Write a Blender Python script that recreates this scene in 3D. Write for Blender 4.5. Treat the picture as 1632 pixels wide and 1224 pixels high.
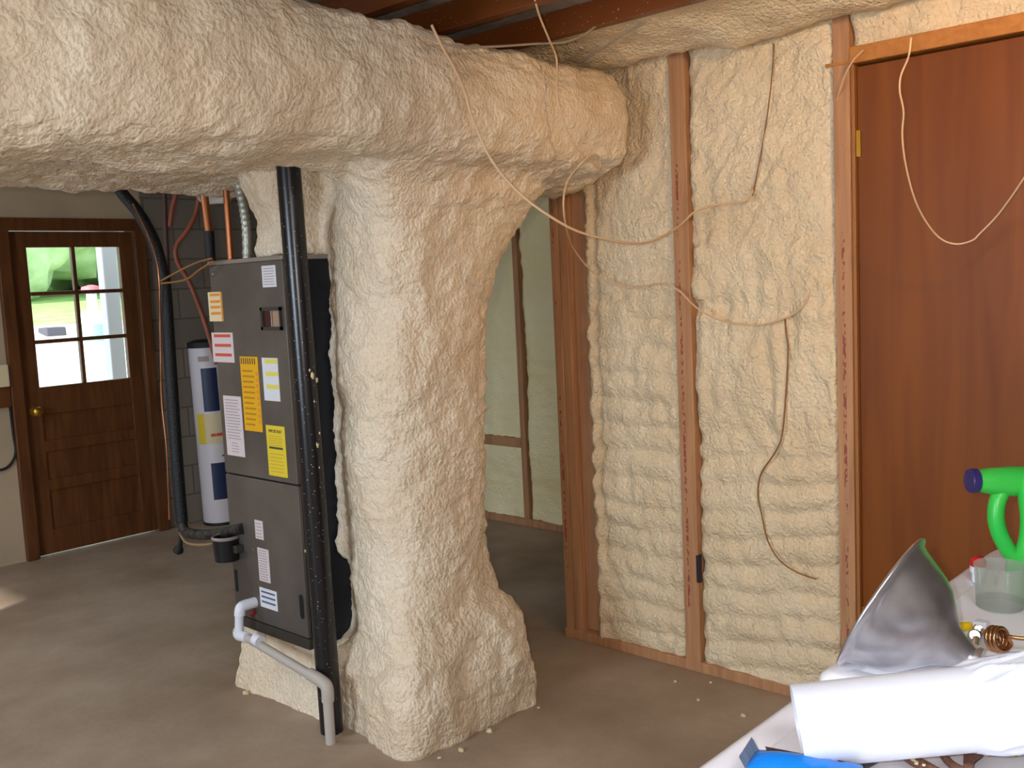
import bpy, math, random
import numpy as np
from mathutils import Vector, Matrix, noise
for o in list(bpy.data.objects): bpy.data.objects.remove(o)
S = bpy.context.scene
COL = S.collection
random.seed(7)

# ------------------------------------------------------------------ camera
FPX, PITCH, ROLL, YAW, CAMH = 1581.23, .10367, -.047625, .82013, 1.55
Fw = Vector((math.sin(YAW)*math.cos(PITCH), math.cos(YAW)*math.cos(PITCH), -math.sin(PITCH)))
r0 = Vector((math.cos(YAW), -math.sin(YAW), 0)); u0 = r0.cross(Fw)
Rt = math.cos(ROLL)*r0 + math.sin(ROLL)*u0
Up = -math.sin(ROLL)*r0 + math.cos(ROLL)*u0
CAM = Vector((0, 0, CAMH))
cd = bpy.data.cameras.new('camera'); cam = bpy.data.objects.new('camera', cd); COL.objects.link(cam)
cd.sensor_fit = 'HORIZONTAL'; cd.sensor_width = 36; cd.lens = FPX/1632*36; cd.clip_start = .02
cam.matrix_world = Matrix(((Rt.x, Up.x, -Fw.x, CAM.x), (Rt.y, Up.y, -Fw.y, CAM.y), (Rt.z, Up.z, -Fw.z, CAM.z), (0, 0, 0, 1)))
S.camera = cam

def at(x, y, ax, v):
    """world point on the plane ax=v that the photograph shows at pixel x,y"""
    d = (x-816)/FPX*Rt - (y-612)/FPX*Up + Fw
    i = 'xyz'.index(ax)
    return CAM + d*((v-CAM[i])/d[i])

# ------------------------------------------------------------------ world, lights, exposure
S.view_settings.view_transform = 'Standard'; S.view_settings.look = 'None'
S.view_settings.gamma = 1; S.view_settings.exposure = 0
W = bpy.data.worlds.new('sky'); S.world = W; W.use_nodes = True
bg = W.node_tree.nodes['Background']; bg.inputs[0].default_value = (.72, .86, 1, 1); bg.inputs[1].default_value = 3

def lamp(name, kind, loc, power, color, size=None, target=None, **kw):
    d = bpy.data.lights.new(name, kind); d.energy = power; d.color = color
    o = bpy.data.objects.new(name, d); COL.objects.link(o); o.location = loc
    if kind == 'AREA': d.size = size
    elif kind != 'SUN' and size: d.shadow_soft_size = size
    if target is not None:
        o.rotation_euler = (Vector(target)-Vector(loc)).to_track_quat('-Z', 'Y').to_euler()
    for k, v in kw.items(): setattr(d, k, v)
    return o
lamp('sun', 'SUN', (0, 0, 10), 13, (1, .96, .9), target=(4.8, 1.8, 8.5), angle=.01)
lamp('camera_flash', 'POINT', CAM + Up*.035 - Rt*.06 + Fw*.02, 88, (1, .975, .97), .012)
lamp('warm_clamp_light', 'SPOT', (2.15, .35, 2.3), 46, (1, .60, .25), .05, target=(3.2, 1.25, 2.15), spot_size=math.radians(118), spot_blend=.7)
lamp('left_fill_light', 'AREA', (-2.8, 2.2, 1.6), 125, (.70, .85, 1), 1.4, target=(1, 2.6, 1.7))  # added cool fill standing in for side daylight, no window behind it
lamp('back_fill_light', 'AREA', (.2, 4.7, 2.42), 34, (.95, .97, 1), .9, target=(.6, 4.8, 0))  # added ceiling fill that brightens the rear floor and door, no known fixture
lamp('near_fill_light', 'AREA', (.55, -.35, 2.42), 32, (.95, .96, 1), .8, target=(1.0, .2, 0))  # added overhead fill to whiten the table and lift the near floor

# ------------------------------------------------------------------ materials
def lin(h):
    h = h.lstrip('#'); c = [int(h[i:i+2], 16)/255 for i in (0, 2, 4)]
    return tuple((v/12.92 if v <= .04045 else ((v+.055)/1.055)**2.4) for v in c) + (1,)
def new_mat(name):
    m = bpy.data.materials.new(name); m.use_nodes = True
    return m, m.node_tree.nodes, m.node_tree.links, m.node_tree.nodes['Principled BSDF']
def mat(name, col, rough=.6, metal=0, bump=0, bscale=60, var=0, vscale=6, stretch=(1, 1, 1), col2=None, spec=.4, coat=0, detail=4):
    m, n, l, b = new_mat(name)
    b.inputs['Base Color'].default_value = lin(col); b.inputs['Roughness'].default_value = rough
    b.inputs['Metallic'].default_value = metal; b.inputs['Specular IOR Level'].default_value = spec
    b.inputs['Coat Weight'].default_value = coat
    if bump or var or col2:
        tc = n.new('ShaderNodeTexCoord'); mp = n.new('ShaderNodeMapping'); mp.inputs['Scale'].default_value = stretch
        l.new(tc.outputs['Object'], mp.inputs[0])
    if col2:
        t = n.new('ShaderNodeTexNoise'); t.inputs['Scale'].default_value = vscale; t.inputs['Detail'].default_value = 6
        l.new(mp.outputs[0], t.inputs[0])
        r = n.new('ShaderNodeValToRGB'); r.color_ramp.elements[0].position = .5-.5*(1-var); r.color_ramp.elements[1].position = .5+.5*(1-var)
        r.color_ramp.elements[0].position = .36; r.color_ramp.elements[1].position = .64
        r.color_ramp.elements[0].color = lin(col); r.color_ramp.elements[1].color = lin(col2)
        l.new(t.outputs['Fac'], r.inputs[0]); l.new(r.outputs[0], b.inputs['Base Color'])
    if bump:
        t2 = n.new('ShaderNodeTexNoise'); t2.inputs['Scale'].default_value = bscale; t2.inputs['Detail'].default_value = detail
        l.new(mp.outputs[0], t2.inputs[0])
        bp = n.new('ShaderNodeBump'); bp.inputs['Strength'].default_value = bump; bp.inputs['Distance'].default_value = .01
        l.new(t2.outputs['Fac'], bp.inputs['Height']); l.new(bp.outputs[0], b.inputs['Normal'])
    return m
def foam_mat(name, c1, c2, strength=.6, scale=75, stretch=(1, 1, 1), dist=.012):
    """cured spray foam: dimpled skin, slight tone drift"""
    m, n, l, b = new_mat(name)
    tc = n.new('ShaderNodeTexCoord'); mp = n.new('ShaderNodeMapping'); mp.inputs['Scale'].default_value = stretch
    l.new(tc.outputs['Object'], mp.inputs[0])
    t = n.new('ShaderNodeTexNoise'); t.inputs['Scale'].default_value = 3.2; t.inputs['Detail'].default_value = 5
    l.new(tc.outputs['Object'], t.inputs[0])
    r = n.new('ShaderNodeValToRGB'); r.color_ramp.elements[0].position = .35; r.color_ramp.elements[1].position = .65
    r.color_ramp.elements[0].color = lin(c1); r.color_ramp.elements[1].color = lin(c2)
    l.new(t.outputs['Fac'], r.inputs[0]); l.new(r.outputs[0], b.inputs['Base Color'])
    b.inputs['Roughness'].default_value = .42; b.inputs['Specular IOR Level'].default_value = .4
    v = n.new('ShaderNodeTexVoronoi'); v.feature = 'SMOOTH_F1'; v.inputs['Scale'].default_value = scale; v.inputs['Smoothness'].default_value = .6
    nz = n.new('ShaderNodeTexNoise'); nz.inputs['Scale'].default_value = scale*.8; nz.inputs['Detail'].default_value = 5
    l.new(mp.outputs[0], nz.inputs[0])
    mixv = n.new('ShaderNodeVectorMath'); mixv.operation = 'MULTIPLY_ADD'
    mixv.inputs[1].default_value = (.022,)*3
    l.new(nz.outputs['Color'], mixv.inputs[0]); l.new(mp.outputs[0], mixv.inputs[2]); l.new(mixv.outputs[0], v.inputs[0])
    ad = n.new('ShaderNodeMath'); ad.operation = 'SUBTRACT'; l.new(nz.outputs['Fac'], ad.inputs[0]); l.new(v.outputs['Distance'], ad.inputs[1])
    bp = n.new('ShaderNodeBump'); bp.inputs['Strength'].default_value = strength; bp.inputs['Distance'].default_value = dist
    l.new(ad.outputs[0], bp.inputs['Height']); l.new(bp.outputs[0], b.inputs['Normal'])
    return m
def wood_mat(name, c1, c2, grain=(40, 40, 2.5), rough=.55, bump=.15, spec=.3):
    m, n, l, b = new_mat(name)
    tc = n.new('ShaderNodeTexCoord'); mp = n.new('ShaderNodeMapping'); mp.inputs['Scale'].default_value = grain
    l.new(tc.outputs['Object'], mp.inputs[0])
    t = n.new('ShaderNodeTexNoise'); t.inputs['Scale'].default_value = 1; t.inputs['Detail'].default_value = 7; t.inputs['Distortion'].default_value = .6
    l.new(mp.outputs[0], t.inputs[0])
    r = n.new('ShaderNodeValToRGB'); r.color_ramp.elements[0].position = .3; r.color_ramp.elements[1].position = .7
    r.color_ramp.elements[0].color = lin(c1); r.color_ramp.elements[1].color = lin(c2)
    l.new(t.outputs['Fac'], r.inputs[0]); l.new(r.outputs[0], b.inputs['Base Color'])
    bp = n.new('ShaderNodeBump'); bp.inputs['Strength'].default_value = bump; bp.inputs['Distance'].default_value = .004
    l.new(t.outputs['Fac'], bp.inputs['Height']); l.new(bp.outputs[0], b.inputs['Normal'])
    b.inputs['Roughness'].default_value = rough; b.inputs['Specular IOR Level'].default_value = spec
    return m
def glass_mat(name, col=(1, 1, 1, 1), rough=.02, mixf=.85, haze=0):
    """thin clear sheet: mostly straight through, a little gloss"""
    m, n, l, b = new_mat(name); n.remove(b)
    out = n['Material Output']; tr = n.new('ShaderNodeBsdfTransparent'); tr.inputs[0].default_value = col
    gl = n.new('ShaderNodeBsdfGlossy'); gl.inputs['Roughness'].default_value = rough
    mx = n.new('ShaderNodeMixShader'); mx.inputs[0].default_value = 1-mixf
    l.new(tr.outputs[0], mx.inputs[1]); l.new(gl.outputs[0], mx.inputs[2]); l.new(mx.outputs[0], out.inputs[0])
    if haze:    # cloudy plastic
        df = n.new('ShaderNodeBsdfDiffuse'); df.inputs[0].default_value = (.85, .88, .86, 1); m2 = n.new('ShaderNodeMixShader'); m2.inputs[0].default_value = haze
        l.new(mx.outputs[0], m2.inputs[1]); l.new(df.outputs[0], m2.inputs[2]); l.new(m2.outputs[0], out.inputs[0])
    return m
def floor_mat():
    m, n, l, b = new_mat('concrete floor')
    tc = n.new('ShaderNodeTexCoord')
    t = n.new('ShaderNodeTexNoise'); t.inputs['Scale'].default_value = 1.6; t.inputs['Detail'].default_value = 9; t.inputs['Roughness'].default_value = .62
    l.new(tc.outputs['Object'], t.inputs[0])
    r = n.new('ShaderNodeValToRGB'); e = r.color_ramp.elements
    e[0].position = .32; e[0].color = lin('#8a745f'); e[1].position = .7; e[1].color = lin('#ac9985')
    l.new(t.outputs['Fac'], r.inputs[0])
    t2 = n.new('ShaderNodeTexNoise'); t2.inputs['Scale'].default_value = 5; t2.inputs['Detail'].default_value = 6
    l.new(tc.outputs['Object'], t2.inputs[0])
    mr = n.new('ShaderNodeMapRange'); mr.inputs[1].default_value = .3; mr.inputs[2].default_value = .75; mr.inputs[3].default_value = .5; mr.inputs[4].default_value = .8
    l.new(t2.outputs['Fac'], mr.inputs[0]); l.new(mr.outputs[0], b.inputs['Roughness'])
    l.new(r.outputs[0], b.inputs['Base Color'])
    bp = n.new('ShaderNodeBump'); bp.inputs['Strength'].default_value = .12; bp.inputs['Distance'].default_value = .01
    t3 = n.new('ShaderNodeTexNoise'); t3.inputs['Scale'].default_value = 30; t3.inputs['Detail'].default_value = 5
    l.new(tc.outputs['Object'], t3.inputs[0]); l.new(t3.outputs['Fac'], bp.inputs['Height']); l.new(bp.outputs[0], b.inputs['Normal'])
    return m
def block_mat():
    m, n, l, b = new_mat('painted block wall')
    tc = n.new('ShaderNodeTexCoord'); mp = n.new('ShaderNodeMapping'); mp.inputs['Rotation'].default_value = (math.pi/2, 0, 0)
    l.new(tc.outputs['Object'], mp.inputs[0])
    br = n.new('ShaderNodeTexBrick'); br.inputs['Scale'].default_value = 1; br.inputs['Brick Width'].default_value = .4; br.inputs['Row Height'].default_value = .2
    br.inputs['Mortar Size'].default_value = .006; br.inputs['Color1'].default_value = lin('#85796c'); br.inputs['Color2'].default_value = lin('#7a6f64'); br.inputs['Mortar'].default_value = lin('#62594f')
    l.new(mp.outputs[0], br.inputs[0]); l.new(br.outputs[0], b.inputs['Base Color'])
    bp = n.new('ShaderNodeBump'); bp.inputs['Strength'].default_value = .5; bp.inputs['Distance'].default_value = .006; bp.invert = True
    l.new(br.outputs['Fac'], bp.inputs['Height']); l.new(bp.outputs[0], b.inputs['Normal']); b.inputs['Roughness'].default_value = .8
    return m
def speck_mat(name, base, speck, scale, thr, rough=.35, spec=.5):
    """painted or sawn surface with flecks of overspray on it"""
    m, n, l, b = new_mat(name)
    tc = n.new('ShaderNodeTexCoord')
    v = n.new('ShaderNodeTexVoronoi'); v.inputs['Scale'].default_value = scale
    l.new(tc.outputs['Object'], v.inputs[0])
    nz = n.new('ShaderNodeTexNoise'); nz.inputs['Scale'].default_value = 4; nz.inputs['Detail'].default_value = 3; l.new(tc.outputs['Object'], nz.inputs[0])
    mu = n.new('ShaderNodeMath'); mu.operation = 'MULTIPLY'; mu.inputs[1].default_value = thr*2; l.new(nz.outputs['Fac'], mu.inputs[0])
    lt = n.new('ShaderNodeMath'); lt.operation = 'LESS_THAN'; l.new(v.outputs['Distance'], lt.inputs[0]); l.new(mu.outputs[0], lt.inputs[1])
    mx = n.new('ShaderNodeMix'); mx.data_type = 'RGBA'; mx.inputs[6].default_value = lin(base); mx.inputs[7].default_value = lin(speck)
    l.new(lt.outputs[0], mx.inputs[0]); l.new(mx.outputs[2], b.inputs['Base Color'])
    b.inputs['Roughness'].default_value = rough; b.inputs['Specular IOR Level'].default_value = spec
    return m

FOAM = foam_mat('duct foam', '#dec9ac', '#e8d8c0', .6, 84, (1, 1, .8))
FOAMW = foam_mat('wall foam', '#dcc6a2', '#e6d3b2', .7, 84, (1, 1, 1), .01)
FOAMF = foam_mat('far wall foam', '#efe2b0', '#f3e8be', .4, 60)
STUD = wood_mat('framing lumber', '#a07250', '#ba8c64')
STUD2 = wood_mat('pale framing lumber', '#a67a58', '#bd9270')
JOIST = speck_mat('joist wood', '#75401c', '#d8c8a8', 60, .09)
DOORW = wood_mat('old door wood', '#4e2c14', '#6b3f1f', (30, 30, 3), .4, .1, .4)
DOORP = wood_mat('plywood door', '#6b3812', '#7e4617', (14, 14, 1.1), .45, .05, .2)
BLACK = speck_mat('black painted steel', '#141317', '#c9bfa8', 75, .10, .28)
BLACKP = mat('black panel', '#1a1c24', .4, .2)
STEEL = mat('grey sheet metal', '#5c5753', .34, .5, .04, 15, .3, 2.5, (1, 1, 1), '#756e67')
STEELD = mat('dark sheet metal', '#47433f', .42, .5)
WHITEP = mat('white pvc', '#dcdfea', .35)
GREYP = mat('grey pvc', '#b4aca4', .4)
PAPER = mat('sticker white', '#cdbfc0', .6); PAPERW = mat('sticker bright white', '#d4d4da', .6)
INK = mat('ink grey', '#a39696', .7); INKD = mat('ink dark', '#4a4436', .7)
YEL = mat('sticker yellow', '#d9bf33', .6); ORG = mat('sticker amber', '#dba30c', .6); RED = mat('ink red', '#c7523b', .6)
ORANGE = mat('ink orange', '#d98a2a', .6); BLUEK = mat('ink blue', '#4a5a78', .6); CREAM = mat('cream', '#d9c8a2', .6); LEMON = mat('ink lemon', '#d8cf5a', .6)
NAVY = mat('navy label', '#1b2a4d', .4); TANKW = mat('white tank paint', '#cfcad0', .35)
RUBBER = mat('black rubber', '#15171a', .55, 0, .4, 120); COPPER = mat('copper', '#ad6c47', .35, .8); ORTUBE = mat('orange tubing', '#8a4a36', .5)
CONDUIT = mat('flex conduit', '#a9aaa0', .4, .6)
WIRE = mat('cream cable', '#d0b08c', .5); WIREG = mat('grey cable', '#9d8f80', .5); WIREY = mat('yellow cable', '#dcae62', .5); WIREB = mat('brown cable', '#8a5f38', .5)
BRASS = mat('brass', '#b98d35', .3, .9); TABLE = mat('white table plastic', '#f1f1f9', .35, 0, .05, 200)
ALU = mat('brushed aluminium', '#b6b4b8', .30, .92, .04, 40, .3, 9, (1, 1, 1), '#e2e0e4')
GREEN = mat('green plastic', '#2fbf4a', .32, 0, 0, 1, .3, 8, (1, 1, 1), '#45c94b'); PURPLE = mat('purple plastic', '#332a66', .35)
REDP = mat('red plastic', '#c01c1c', .35); YELP = mat('yellow plastic', '#e6c21c', .4); BLUEP = mat('blue wrapper', '#1279d6', .22, 0, 0, 1); GREYF = mat('grey foil', '#70809a', .35, .3)
RUST = mat('rusty brown', '#6b4636', .6, .1, .5, 90, .3, 40, (1, 1, 1), '#80594a'); DARKT = mat('dark tool', '#2c2530', .45, .2)
BRASSC = mat('copper bronze', '#b98a62', .22, .95); NICKEL = mat('nickel fitting', '#cfc8c4', .2, .9)
BAG = mat('white film', '#dadeea', .3, 0, .1, 12); CUP = glass_mat('clear cup plastic', (.90, .93, .90, 1), .08, .84, .14); PANE = glass_mat('window glass', (.97, .98, .97, 1), .02, .95)
CUPG = glass_mat('green tinted cup base', (.62, .72, .52, 1), .1, .85)
CAVITY = mat('dark sheathing', '#4a3a2c', .9)  # dark brown sheathing behind studs and foam bays
CEIL = mat('subfloor with overspray', '#aaa298', .8, 0, .3, 50, .3, 14, (1, 1, 1), '#8f857a')
PLASTER = mat('tan wall', '#b8a388', .85, 0, .08, 40, .2, 2, (1, 1, 1), '#aa967c')
ROOMW = mat('room wall paint', '#b5a48c', .9)
LAWN = mat('lawn', '#8fae66', .9, 0, 0, 1, .3, 3, (1, 1, 1), '#b4cc86'); LEAF = mat('hedge leaf', '#a5c088', .8, 0, .8, 8, .3, 2.2, (1, 1, 1), '#cfdfb8'); PATIO = mat('patio concrete', '#cfcac0', .8)
OUTW = mat('outdoor white', '#dfe6ee', .7); TEAL = mat('teal', '#7fc4bd', .6); PINK = mat('pinkish red', '#c9606a', .6); DARKO = mat('outdoor dark', '#47464f', .7)

# ------------------------------------------------------------------ mesh helpers
class MB:
    def __init__(s): s.v = []; s.f = []
    def add(s, v, f):
        k = len(s.v); s.v += [tuple(p) for p in v]; s.f += [tuple(i+k for i in q) for q in f]; return s
    def box(s, a, b, bev=0):
        x0, y0, z0 = [min(p, q) for p, q in zip(a, b)]; x1, y1, z1 = [max(p, q) for p, q in zip(a, b)]
        if bev <= 0:
            return s.add([(x, y, z) for x in (x0, x1) for y in (y0, y1) for z in (z0, z1)],
                         [(0, 1, 3, 2), (4, 6, 7, 5), (0, 4, 5, 1), (2, 3, 7, 6), (0, 2, 6, 4), (1, 5, 7, 3)])
        import bmesh
        bm = bmesh.new(); bmesh.ops.create_cube(bm, size=1)
        for v in bm.verts: v.co = ((x0+x1)/2+v.co.x*(x1-x0), (y0+y1)/2+v.co.y*(y1-y0), (z0+z1)/2+v.co.z*(z1-z0))
        bmesh.ops.bevel(bm, geom=list(bm.edges), offset=bev, segments=2, profile=.5, affect='EDGES')
        bm.verts.index_update(); s.add([v.co[:] for v in bm.verts], [[v.index for v in f.verts] for f in bm.faces]); bm.free(); return s
    def rings(s, rings, closed=True, cap=True, wrap=False):
        n = len(rings[0]); v = [p for r in rings for p in r]; f = []
        m = len(rings)
        for i in range(m if wrap else m-1):
            a = i*n; b = ((i+1) % m)*n
            for j in range(n if closed else n-1):
                k = (j+1) % n; f.append((a+j, a+k, b+k, b+j))
        if cap and not wrap: f += [tuple(range(n))[::-1], tuple((m-1)*n+j for j in range(n))]
        return s.add(v, f)
    def tube(s, pts, r, n=10, wide=None, cap=True, wrap=False):
        """r: number or list; wide=(vector, factor): flattened section, wide along vector"""
        pts = [Vector(p) for p in pts]; m = len(pts); R = []
        N = None
        for i in range(m):
            if wrap: t = (pts[(i+1) % m]-pts[i-1]).normalized()
            else: t = (pts[min(i+1, m-1)]-pts[max(i-1, 0)]).normalized()
            if N is None: N = t.orthogonal().normalized()
            N = (N - t*N.dot(t)).normalized()
            A = N; rr = r[i] if isinstance(r, (list, tuple)) else r
            ra, rb = rr, rr
            if wide:
                A = Vector(wide[0]); A = (A - t*A.dot(t))
                A.normalize(); w = wide[1]; ra = rr*(w[i*len(w)//m] if isinstance(w, (list, tuple)) else w)
            B = t.cross(A)
            R.append([pts[i]+A*math.cos(q)*ra+B*math.sin(q)*rb for q in [2*math.pi*j/n for j in range(n)]])
        return s.rings(R, cap=cap, wrap=wrap)
    def lathe(s, prof, org=(0, 0, 0), axis=(0, 0, 1), n=32, cap=True):
        axis = Vector(axis).normalized(); A = axis.orthogonal().normalized(); B = axis.cross(A); org = Vector(org)
        return s.rings([[org+axis*h+(A*math.cos(q)+B*math.sin(q))*max(r, 1e-4) for q in [2*math.pi*j/n for j in range(n)]] for r, h in prof], cap=cap)
    def obj(s, name, m, parent=None, smooth=False):
        off = Vector((0, 0, 0)); p = parent
        while p is not None: off = off + p.location; p = p.parent
        me = bpy.data.meshes.new(name); me.from_pydata([tuple(Vector(v)-off) for v in s.v], [], s.f); me.validate()
        import bmesh
        bm = bmesh.new(); bm.from_mesh(me); bmesh.ops.recalc_face_normals(bm, faces=bm.faces); bm.to_mesh(me); bm.free()
        if smooth:
            me.polygons.foreach_set('use_smooth', [True]*len(me.polygons))
            try: me.set_sharp_from_angle(angle=math.radians(smooth if smooth is not True else 45))
            except Exception: pass
        o = bpy.data.objects.new(name, me); COL.objects.link(o); me.materials.append(m)
        if parent: o.parent = parent
        return o
def tag(o, label, cat, group=None, kind=None):
    o['label'] = label; o['category'] = cat
    if group: o['group'] = group
    if kind: o['kind'] = kind
    return o
def thing(name, loc, label, cat, group=None):
    o = bpy.data.objects.new(name, None); o.empty_display_size = .05; COL.objects.link(o); o.location = Vector(loc)
    return tag(o, label, cat, group)
def struct(o): o['kind'] = 'structure'; return o
def catmull(pts, k=8, closed=False):
    pts = [Vector(p) for p in pts]; n = len(pts); out = []
    rng = range(n) if closed else range(n-1)
    for i in rng:
        if closed: p0, p1, p2, p3 = pts[i-1], pts[i], pts[(i+1) % n], pts[(i+2) % n]
        else: p0, p1, p2, p3 = pts[max(i-1, 0)], pts[i], pts[i+1], pts[min(i+2, n-1)]
        for j in range(k):
            t = j/k; out.append(.5*((2*p1)+(p2-p0)*t+(2*p0-5*p1+4*p2-p3)*t*t+(3*p1-p0-3*p2+p3)*t**3))
    if not closed: out.append(pts[-1])
    return out
def fbm(p, o=3): return noise.fractal(p, 1.0, 2.0, o)
def sstep(a, b, x):
    t = min(1, max(0, (x-a)/(b-a))) if a != b else 0
    return t*t*(3-2*t)

# ================================================================== SETTING
FLOOR = floor_mat()
struct(MB().box((-3, -3, -.12), (5, 6.26, 0)).obj('floor', FLOOR))
struct(MB().box((-3, -3, 2.47), (5, 6.26, 2.6)).obj('ceiling', CEIL))
struct(MB().box((-3.1, -3.1, 0), (5, -3, 2.6)).obj('wall_near', ROOMW))
# left wall with a window opening, out of frame, that lets the day in
b = MB(); b.box((-3.1, -3, 0), (-3, 3.5, 2.6)); b.box((-3.1, 3.9, 0), (-3, 6.26, 2.6)); b.box((-3.1, 3.5, 0), (-3, 3.9, 1.27)); b.box((-3.1, 3.5, 1.56), (-3, 3.9, 2.6))
struct(b.obj('wall_left', ROOMW))
# back wall (y=6.2) with the entry door opening
DX0, DX1, DZ = 2.34, 3.105, 1.985
b = MB(); b.box((-3, 6.2, 0), (DX0-.075, 6.32, 2.6)); b.box((DX0-.075, 6.2, DZ+.07), (DX1+.075, 6.32, 2.6))
struct(b.obj('wall_back', PLASTER))
struct(MB().box((DX1+.075, 6.2, 0), (5, 6.32, 2.6)).obj('wall_block', block_mat()))
struct(MB().box((4.64, 2.5, 0), (4.9, 6.3, 2.6)).obj('wall_far', CAVITY))
b = MB(); b.box((3.275, 1.47, 0), (3.36, 2.712, 2.47)); b.box((3.275, -.1, 2.25), (3.36, 1.47, 2.47)); b.box((3.275, -3, 0), (3.36, .45, 2.47)); b.box((3.36, -3, 0), (3.40, 2.712, 2.47))
struct(b.obj('wall_right', CAVITY))
struct(MB().box((4.9, -3, 0), (5, 2.6, 2.6)).obj('wall_recess', ROOMW))

# ------------------------------------------------------------------ door_1: glazed entry door
d = bpy.data.objects.new('door_1', None); COL.objects.link(d); d.location = (2.72, 6.2, 0); d['kind'] = 'structure'
b = MB(); b.box((DX0-.078, 6.165, 0), (DX0-.004, 6.31, DZ+.075), .006); b.box((DX1+.004, 6.165, 0), (DX1+.078, 6.31, DZ+.075), .006); b.box((DX0-.078, 6.163, DZ), (DX1+.078, 6.31, DZ+.075), .006)
b.obj('door_frame', DOORW, d)
WX0, WX1, WZ0, WZ1 = 2.44, 3.015, 1.04, 1.885
b = MB(); y0, y1 = 6.20, 6.24
b.box((DX0, y0, .01), (WX0, y1, DZ-.004), .004); b.box((WX1, y0, .01), (DX1, y1, DZ-.004), .004)
for z0, z1 in ((.01, .16), (.40, .47), (.64, .71), (.87, WZ0), (WZ1, DZ-.004)): b.box((WX0-.004, y0+.001, z0), (WX1+.004, y1-.001, z1), .004)
b.box((WX0-.002, y0+.014, .12), (WX1+.002, y1-.01, .9))
b.obj('door_slab', DOORW, d)
b = MB()
b.box((2.709, y0+.004, WZ0), (2.733, y1-.004, WZ1), .004)
for z in (1.315, 1.607): b.box((WX0, y0+.003, z-.012), (WX1, y1-.005, z+.012), .004)
b.obj('muntin', DOORW, d)
for i, (xa, xb) in enumerate(((WX0, 2.709), (2.733, WX1))):
    for za, zb in ((WZ0, 1.303), (1.327, 1.595), (1.619, WZ1)):
        MB().box((xa, 6.218, za), (xb, 6.221, zb)).obj('glass_pane', PANE, d)
b = MB(); b.lathe([(.03, 0), (.03, .006), (.012, .008), (.012, .035), (.026, .045), (.03, .058), (.022, .07), (0, .073)], (2.395, 6.2, .90), (0, -1, 0), 20); b.obj('door_knob', BRASS, d, 50)
# trim and small things on the tan wall left of the door
b = MB(); b.box((1.75, 6.175, .945), (DX0-.08, 6.2, 1.065), .004); struct(b.obj('trim_1', DOORW))
b = MB(); b.box((2.12, 6.15, 1.068), (2.255, 6.2, 1.20), .008); o = b.obj('junction_box', CREAM); tag(o, 'cream wall box on the tan wall left of the glazed door', 'wall box')
b = MB(); b.tube(catmull([at(x, y, 'y', 6.19) for x, y in ((15, 640), (21, 690), (25, 720), (18, 738), (5, 748), (-20, 750))]), .008)
tag(b.obj('hanging_cord', RUBBER, None, True), 'thin black cord looping on the tan wall left of the glazed door', 'cord')

# outside the door: flat patio, pale drive rising away, lawn above it
struct(MB().box((-20, 6.32, -.15), (24, 8.6, -.1)).obj('patio', PATIO))
struct(MB().rings([[(x, 8.6, -.1), (x, 15, 1.22), (x, 15, -.2), (x, 8.6, -.2)] for x in (-20, 24)]).obj('driveway', PATIO))
struct(MB().rings([[(x, 15, 1.225), (x, 45, 3.0), (x, 45, -.2), (x, 15, -.2)] for x in (-40, 44)]).obj('lawn_ground', LAWN))
def blob(cx, cy, cz, rx, ry, rz, nseed, amp=.16, n=40):
    R = []
    for i in range(n+1):
        th = math.pi*i/n; ring = []
        for j in range(2*n):
            ph = math.pi*j/n; dd = Vector((math.sin(th)*math.cos(ph), math.sin(th)*math.sin(ph), math.cos(th)))
            k = 1+amp*fbm(dd*3.4+Vector((nseed, 0, 0)), 5)
            ring.append((cx+dd.x*rx*k, cy+dd.y*ry*k, cz+dd.z*rz*k))
        R.append(ring)
    return MB().rings(R)
for i, (x, y, z, r, lab) in enumerate(((6.4, 23, 5.4, 4.3, 'blurred pale green tree seen through the left door panes'), (13.2, 25, 5.4, 4.2, 'blurred green tree seen through the right door panes'), (9.8, 36, 7.4, 6.6, 'taller green tree behind the others beyond the glazed door'))):
    t = thing('garden_tree', (x, y, 1.7), lab, 'tree', 'trees outside the glazed door')
    blob(x, y, z, r, r, r*.95, i*5.1, .22, 56).obj('crown', LEAF, t, 180)
    MB().tube([(x, y, 1.6), (x, y, z*.8)], [.2, .14], 12).obj('trunk', DOORW, t, True)
o = MB().box((3.25, 6.95, -.1), (3.36, 7.05, 2.4), .01).obj('porch_post', OUTW); tag(o, 'pale white porch post at the right edge of the door panes', 'post')
px_, pz_ = 4.53, .19
t = thing('patio_stand', (px_, 10, pz_), 'blurred white and teal object with a red top outside the glazed door', 'garden object')
MB().lathe([(.10, 0), (.13, .5), (.16, .9), (.13, 1.25)], (px_, 10, pz_), n=20).obj('body', OUTW, t, 40)
MB().lathe([(.15, .95), (.165, .96), (.165, 1.12), (.15, 1.13)], (px_, 10, pz_), n=20).obj('band', TEAL, t, 40)
MB().lathe([(.10, 1.44), (.09, 1.50), (.02, 1.52)], (px_, 10, pz_), n=20).obj('top', PINK, t, 40); MB().tube([(px_, 10, 1.2), (px_, 10, 1.66)], .05).obj('pole', OUTW, t, True)
p = at(86, 533, 'y', 14.4); b = MB(); b.box((p.x-.14, 14.3, 1.06), (p.x+.14, 14.6, 1.20), .02); tag(b.obj('garden_bin', DARKO), 'small dark box standing on the pale drive seen through the middle left door pane', 'box')

# ================================================================== FOAM-COVERED DUCT (trunk + drop)
def poly_ring(pts, k=5): return catmull(pts, k, True)
tm = MB()
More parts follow.
